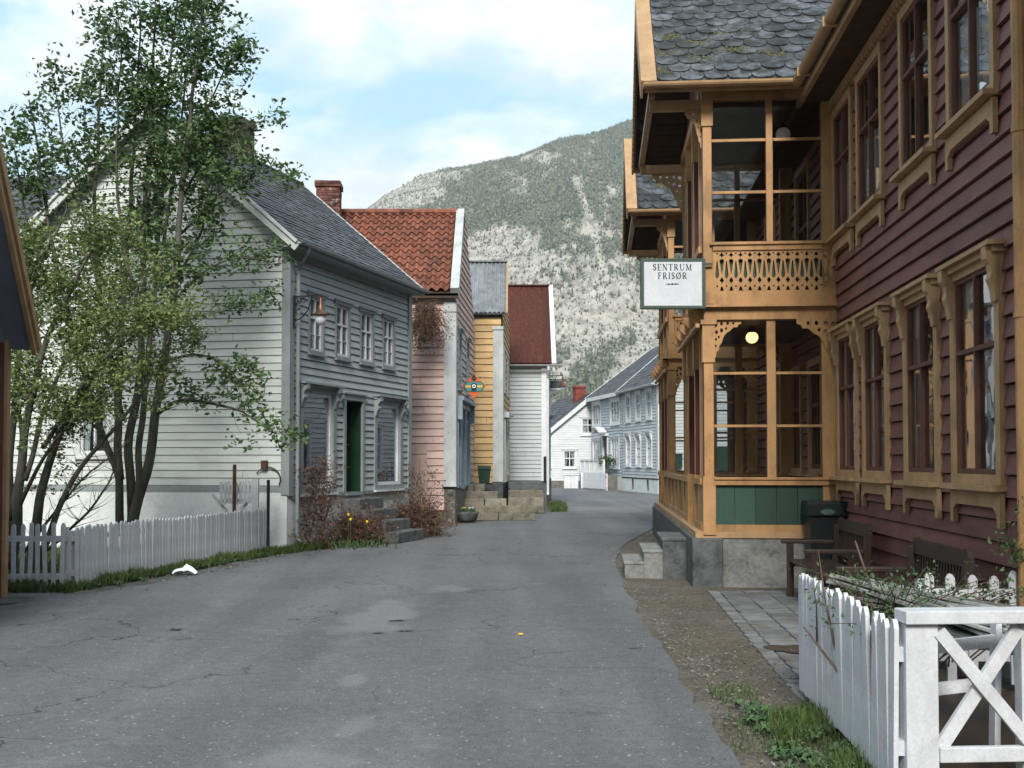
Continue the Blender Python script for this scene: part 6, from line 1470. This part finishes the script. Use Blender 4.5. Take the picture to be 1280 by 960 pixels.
# ================================================================== MOUNTAIN
sil = [(-900, 470), (-300, 455), (0, 470), (200, 440), (300, 400), (380, 330), (430, 280), (450, 262), (480, 240), (505, 226), (530, 213), (560, 206), (600, 200), (640, 194), (670, 184), (700, 171), (735, 163), (760, 158), (785, 149), (802, 143), (850, 130), (1000, 85), (1280, 60), (1700, 120), (2400, 300)]
def ysil(a):
    for (x0, y0), (x1, y1) in zip(sil[:-1], sil[1:]):
        if x0 <= a <= x1: t_ = (a-x0)/(x1-x0); return y0+(y1-y0)*t_
    return 470
D0, D1 = 620.0, 1500.0
def height(a, r):
    H = (577-ysil(a))/1350*D1
    if r <= 1: pr = .80*r**1.15+.20*(3*r*r-2*r**3)
    else: pr = 1-.35*(r-1)
    h = H*pr
    d = D0+(D1-D0)*r; x = (a-640)/1350*d
    p_ = Vector((x/160, d/160, 3.1)); env = min(1, r*3)*(1 if r < .9 else max(.25, 1-(r-.9)*7))
    h += env*(noise.fractal(p_, .9, 2.1, 6)*16+abs(noise.noise(Vector((x/60, d/200, 0))))*7)
    # cliffs: steps in the profile
    if r < 1: h += env*6*math.sin(h/21.0+noise.noise(Vector((x/90, 0, d/90)))*3)
    h += noise.noise(Vector((a/6.0, 1, r*9)))*1.5*env
    return x, d, h
def forest(a, e, x, d, h):
    """share of ground under trees, seen at azimuth a and sight height e"""
    def el(cx, cy, rx, ry, s_=0): 
        dx, dy = a-cx, e-cy-(a-cx)*s_; return math.exp(-((dx/rx)**2+(dy/ry)**2))
    v_ = .29+.36*noise.fractal(Vector((a/42, e/30, 2)), .8, 2, 5)
    v_ += .14*el(680, 190, 110, 22, -.35)+.30*el(780, 190, 55, 32)+.28*el(605, 238, 45, 18)+.55*el(612, 272, 42, 15, -.3)+.42*el(700, 262, 32, 34)+.25*el(840, 260, 60, 60)+.5*el(765, 480, 60, 45)
    v_ -= .85*el(500, 240, 55, 20, -.25)+.8*el(612, 308, 42, 17, -.15)+.35*el(655, 330, 50, 22)+.5*el(700, 400, 60, 25)+.35*el(760, 410, 60, 55)
    for (x0, y0, x1, y1, w) in ((720, 222, 745, 300, 4), (745, 300, 757, 350, 3), (757, 380, 735, 425, 5), (830, 415, 760, 485, 11), (735, 425, 700, 470, 5)):
        t_ = max(0, min(1, ((a-x0)*(x1-x0)+(e-y0)*(y1-y0))/((x1-x0)**2+(y1-y0)**2))); dd_ = math.hypot(a-x0-(x1-x0)*t_, e-y0-(y1-y0)*t_)
        v_ -= .9*math.exp(-(dd_/w)**2)
    return v_
cols = [-900+i*25 for i in range(48)]+[300+i*2.6 for i in range(231)]+[902+i*16 for i in range(94)]
NR = 150
V = []; T = []
for i, a in enumerate(cols):
    for j in range(NR+12):
        r_ = j/NR; x, d, h = height(a, r_); h = h-4*(1-min(1, r_*8)); V.append((x, d, h-1))
mv = MB(); n1 = NR+12
for i in range(len(cols)-1):
    for j in range(n1-1):
        x, d, h = V[i*n1+j]; e = 577-(h-1.6)/d*1350; ff = forest(cols[i], e, x, d, h)
        mv.f.append((i*n1+j, (i+1)*n1+j, (i+1)*n1+j+1, i*n1+j+1)); mv.t.append(min(1, max(0, ff))); mv.m.append(0)
mv.v = V
def mountmat():
    m, nt, out = newmat('mountain_side'); b = N(nt, 'ShaderNodeBsdfPrincipled'); b.inputs['Roughness'].default_value = .95; b.inputs['Specular IOR Level'].default_value = .1
    v = coords(nt, (1, 1, 1)); vs = coords(nt, (1, 1, .35))
    r1 = mixc(nt, ramp(nt, noi(nt, coords(nt, (1, 1, .22)), .06, 8, .8), [(.35, g(0)), (.62, g(1))]), (.25, .235, .205, 1), (.43, .405, .35, 1))
    r1 = mixc(nt, ramp(nt, noi(nt, vs, .12, 6, .8), [(.44, g(1)), (.52, g(0))]), r1, (.19, .18, .155, 1))
    sp = ramp(nt, noi(nt, v, .33, 5, .8), [(.44, g(0)), (.56, g(1))])
    gv = mixc(nt, sp, (.06, .075, .048, 1), (.14, .142, .10, 1))
    a = nt.nodes.new('ShaderNodeAttribute'); a.attribute_name = 'tint'
    ad = N(nt, 'ShaderNodeMath', operation='ADD'); nt.links.new(a.outputs['Fac'], ad.inputs[0])
    sc = N(nt, 'ShaderNodeMath', operation='MULTIPLY_ADD'); sc.inputs[1].default_value = .9; sc.inputs[2].default_value = -.45; nt.links.new(noi(nt, v, .09, 7, .8), sc.inputs[0]); nt.links.new(sc.outputs[0], ad.inputs[1])
    c = mixc(nt, ramp(nt, ad.outputs[0], [(.22, g(0)), (.42, g(1))]), r1, gv)
    nt.links.new(c, b.inputs['Base Color']); nt.links.new(bumpn(nt, noi(nt, vs, .3, 5, .8), .45, 2.5), b.inputs['Normal']); nt.links.new(b.outputs[0], out.inputs[0]); return m
mo = mv.build('mountain', mountmat(), None, smooth=True); mo['kind'] = 'structure'
hb = MB(); hv = []; na = 90  # unseen hills added behind the camera to keep bright low sky off the glass
for i in range(na+1):
    az = math.radians(100+160*i/na)
    for j in range(12):
        rr = j/11; d = 350+700*rr; top = 430+60*noise.noise(Vector((i*.12, 3, 0)))+25*noise.noise(Vector((i*.6, 7, 0)))
        hh = top*min(1, rr*1.15)**.9*math.sin(math.pi*min(1, max(0, (i+4)/(na+8))))**.35+12*noise.noise(Vector((i*.9, j*.8, 0)))
        hv.append((d*math.sin(az), d*math.cos(az), hh-8))
hb.v = hv
for i in range(na):
    for j in range(11): hb.f.append((i*12+j, (i+1)*12+j, (i+1)*12+j+1, i*12+j+1)); hb.t.append(min(1, max(0, .5+noise.noise(Vector((i*.5, j*.7, 1)))))); hb.m.append(0)
o = hb.build('added_rear_hills', mo.data.materials[0], None, smooth=True); o['kind'] = 'structure'
# trees on the mountain: one mass nobody could count
tm = MB(); q = random.Random(99); cnt = 0; tries = 0
while cnt < 36000 and tries < 500000:
    tries += 1
    a = q.uniform(380, 900); r_ = q.random()**.65
    x, d, h = height(a, r_); e = 577-(h-1.6)/d*1350
    if e > 520: continue
    ff = forest(a, e, x, d, h)+q.gauss(0, .10)+.38*noise.fractal(Vector((a/14, e/11, 4)), .9, 2, 3)
    if r_ > .97: ff += .35
    if q.random() > max(.13, (ff-.10)*1.25): continue
    hh = q.uniform(3, 8)*(.8 if r_ > .9 else 1)*(1 if ff > .3 else .62); w = hh*q.uniform(.13, .24); t_ = q.random(); con = q.random() < min(.8, .1+.75*ff)
    b = Vector((x, d, h-1.4)); n = 4; k0 = q.uniform(0, 1.5)
    if con: vs = [b+Vector((w*math.cos(k0+k*math.pi/2), w*math.sin(k0+k*math.pi/2), hh*.12)) for k in range(4)]+[b+Vector((0, 0, hh))]; fs = [(0, 1, 4), (1, 2, 4), (2, 3, 4), (3, 0, 4)]
    else:
        w *= 1.3; hh *= .75; vs = [b+Vector((w*math.cos(k0+k*math.pi/2), w*math.sin(k0+k*math.pi/2), hh*.55)) for k in range(4)]+[b+Vector((0, 0, hh)), b]; fs = [(0, 1, 4), (1, 2, 4), (2, 3, 4), (3, 0, 4), (1, 0, 5), (2, 1, 5), (3, 2, 5), (0, 3, 5)]
    tm.add(vs, fs, t_, 0 if con else 1); cnt += 1
M['conifer'] = leafmat('far_conifer', (.038, .052, .035, 1), (.10, .125, .08, 1), .1); M['birch'] = leafmat('far_birch', (.10, .105, .075, 1), (.19, .19, .14, 1), .1)
tag(tm.build('mountain_forest', [M['conifer'], M['birch']], None), 'conifers and bare birches covering the rocky mountain slope', 'forest', kind='stuff')

if HAZE:
    m, nt, out = newmat('haze'); pv = nt.nodes.new('ShaderNodeVolumePrincipled'); pv.inputs['Color'].default_value = (.86, .92, .98, 1); pv.inputs['Density'].default_value = HAZE; pv.inputs['Anisotropy'].default_value = .2
    nt.links.new(pv.outputs[0], out.inputs['Volume']); hz = MB(); hz.box(WORLD, -2350, 2350, -1250, 1900, -14, 700); o = hz.build('haze', m, None); o['kind'] = 'stuff'
# the next white house, beyond the veranda
Dn = Vector((.17, .985, 0)).normalized(); Cn = Vector((6.2, 28.5, 0)); Fn = Fr(Cn+Dn*9, -Dn)
hn = thing('white_street_house', 'white clapboard house just beyond the ochre veranda, glimpsed through its glazing', 'house', Cn)
on = [(.9, 1.8, 1.3, 2.8), (3.0, 3.9, 1.3, 2.8), (5.3, 6.2, 1.3, 2.8), (7.2, 8.1, 1.3, 2.8), (.9, 1.8, 3.9, 5.2), (3.0, 3.9, 3.9, 5.2), (5.3, 6.2, 3.9, 5.2), (7.2, 8.1, 3.9, 5.2)]
wall(hn, Fn, .6, 5.6, 0, 9, on, 'housewhite', .16)
for o in on: window(hn, Fn, *o, 'white', 'white', 2, (0, .6), cw=.11, proud=.05, cornice=.05, curtain='side')
Fn2 = Fr(Cn, (Dn.y, -Dn.x, 0)); wall(hn, Fn2, .6, 5.6, 0, 7, [], 'housewhite', .16, gable=(3.5, 8.8), name='gable_wall')
mb = MB(); mb.box(Fn, 0, 9, -.3, .03, -.1, .6); mb.box(Fn2, 0, 7, -.3, .03, -.1, .6); mb.build('foundation', M['plaster'], hn)
mb = MB()
for e0_, e1_, r0_ in ((Fn.p(-.3, .35, 5.5), Fn.p(9.4, .35, 5.5), Fn.p(-.3, -3.5, 8.95)), (Fn.p(9.4, -7.35, 5.5), Fn.p(-.3, -7.35, 5.5), Fn.p(9.4, -3.5, 8.95))):
    Fx, L, S = slope_frame(e0_, e1_, r0_); mb.box(Fx, 0, L, -.08, 0, 0, S); roof_tiles(mb, Fx, 0, L, S, 'rect', .4, .3)
mb.build('roof', M['slate'], hn)

# ================================================================== SKY, SUN, CAMERA
w = bpy.data.worlds.new('World'); scene.world = w; w.use_nodes = True
nt = w.node_tree; nt.nodes.clear(); out = nt.nodes.new('ShaderNodeOutputWorld'); bg = nt.nodes.new('ShaderNodeBackground')
SUN_EL, SUN_AZ = math.radians(38), math.radians(184)      # azimuth: clockwise from +Y
sky = nt.nodes.new('ShaderNodeTexSky'); sky.sky_type = 'NISHITA'; sky.sun_disc = False; sky.sun_elevation = SUN_EL; sky.sun_rotation = SUN_AZ
tc = nt.nodes.new('ShaderNodeTexCoord')
sx_ = nt.nodes.new('ShaderNodeSeparateXYZ'); nt.links.new(tc.outputs['Generated'], sx_.inputs[0])
# clouds lie on a flat layer: divide by the height of the sight line
mx_ = N(nt, 'ShaderNodeMath', operation='MAXIMUM'); mx_.inputs[1].default_value = .02; nt.links.new(sx_.outputs[2], mx_.inputs[0])
ad_ = N(nt, 'ShaderNodeMath', operation='ADD'); ad_.inputs[1].default_value = .18; nt.links.new(mx_.outputs[0], ad_.inputs[0])
cb_ = nt.nodes.new('ShaderNodeCombineXYZ')
for k in (0, 1):
    dv = N(nt, 'ShaderNodeMath', operation='DIVIDE'); nt.links.new(sx_.outputs[k], dv.inputs[0]); nt.links.new(ad_.outputs[0], dv.inputs[1]); nt.links.new(dv.outputs[0], cb_.inputs[k])
mp = nt.nodes.new('ShaderNodeMapping'); mp.inputs['Location'].default_value = (CLX, CLY, 0); nt.links.new(cb_.outputs[0], mp.inputs[0])
n1_ = noi(nt, mp.outputs[0], 2.4, 9, .58, .3)
mask = ramp(nt, n1_, [(.40, g(.0)), (.50, g(.55)), (.58, g(1))])
n2_ = noi(nt, mp.outputs[0], 3.5, 7, .6, .1)
ccol = ramp(nt, n2_, [(.36, (4.3, 4.8, 5.2, 1)), (.60, (6.0, 6.2, 6.3, 1))])
hs_ = nt.nodes.new('ShaderNodeMix'); hs_.data_type = 'RGBA'; hs_.inputs[0].default_value = .75; nt.links.new(sky.outputs[0], hs_.inputs[6]); hs_.inputs[7].default_value = (2.7, 4.5, 5.4, 1)
col = mixc(nt, mask, hs_.outputs[2], ccol)
nt.links.new(col, bg.inputs[0]); bg.inputs[1].default_value = SKYS
nt.links.new(bg.outputs[0], out.inputs[0])
sd = bpy.data.lights.new('sun', 'SUN'); sd.energy = SUNE; sd.angle = math.radians(18); sd.color = (1, .96, .9)
so = bpy.data.objects.new('sun', sd); COL.objects.link(so)
dirv = Vector((math.sin(SUN_AZ)*math.cos(SUN_EL), math.cos(SUN_AZ)*math.cos(SUN_EL), math.sin(SUN_EL)))
so.rotation_euler = dirv.to_track_quat('Z', 'Y').to_euler(); so.location = (0, -20, 40)
cd = bpy.data.cameras.new('camera'); cam = bpy.data.objects.new('camera', cd); COL.objects.link(cam)
cam.location = (0, 0, 1.6); cam.rotation_euler = (math.radians(91.8), 0, 0)
cd.sensor_width = 36; cd.lens = 1350/1280*36; cd.shift_y = 54.6/1280; cd.clip_end = 8000; cd.clip_start = .05
scene.camera = cam
scene.view_settings.view_transform = 'Standard'; scene.view_settings.look = 'None'; scene.view_settings.gamma = 1; scene.view_settings.exposure = EXPO
scene.render.resolution_x = 1024; scene.render.resolution_y = 768
scene.render.engine = 'CYCLES'; scene.cycles.max_bounces = 8; scene.cycles.transparent_max_bounces = 12
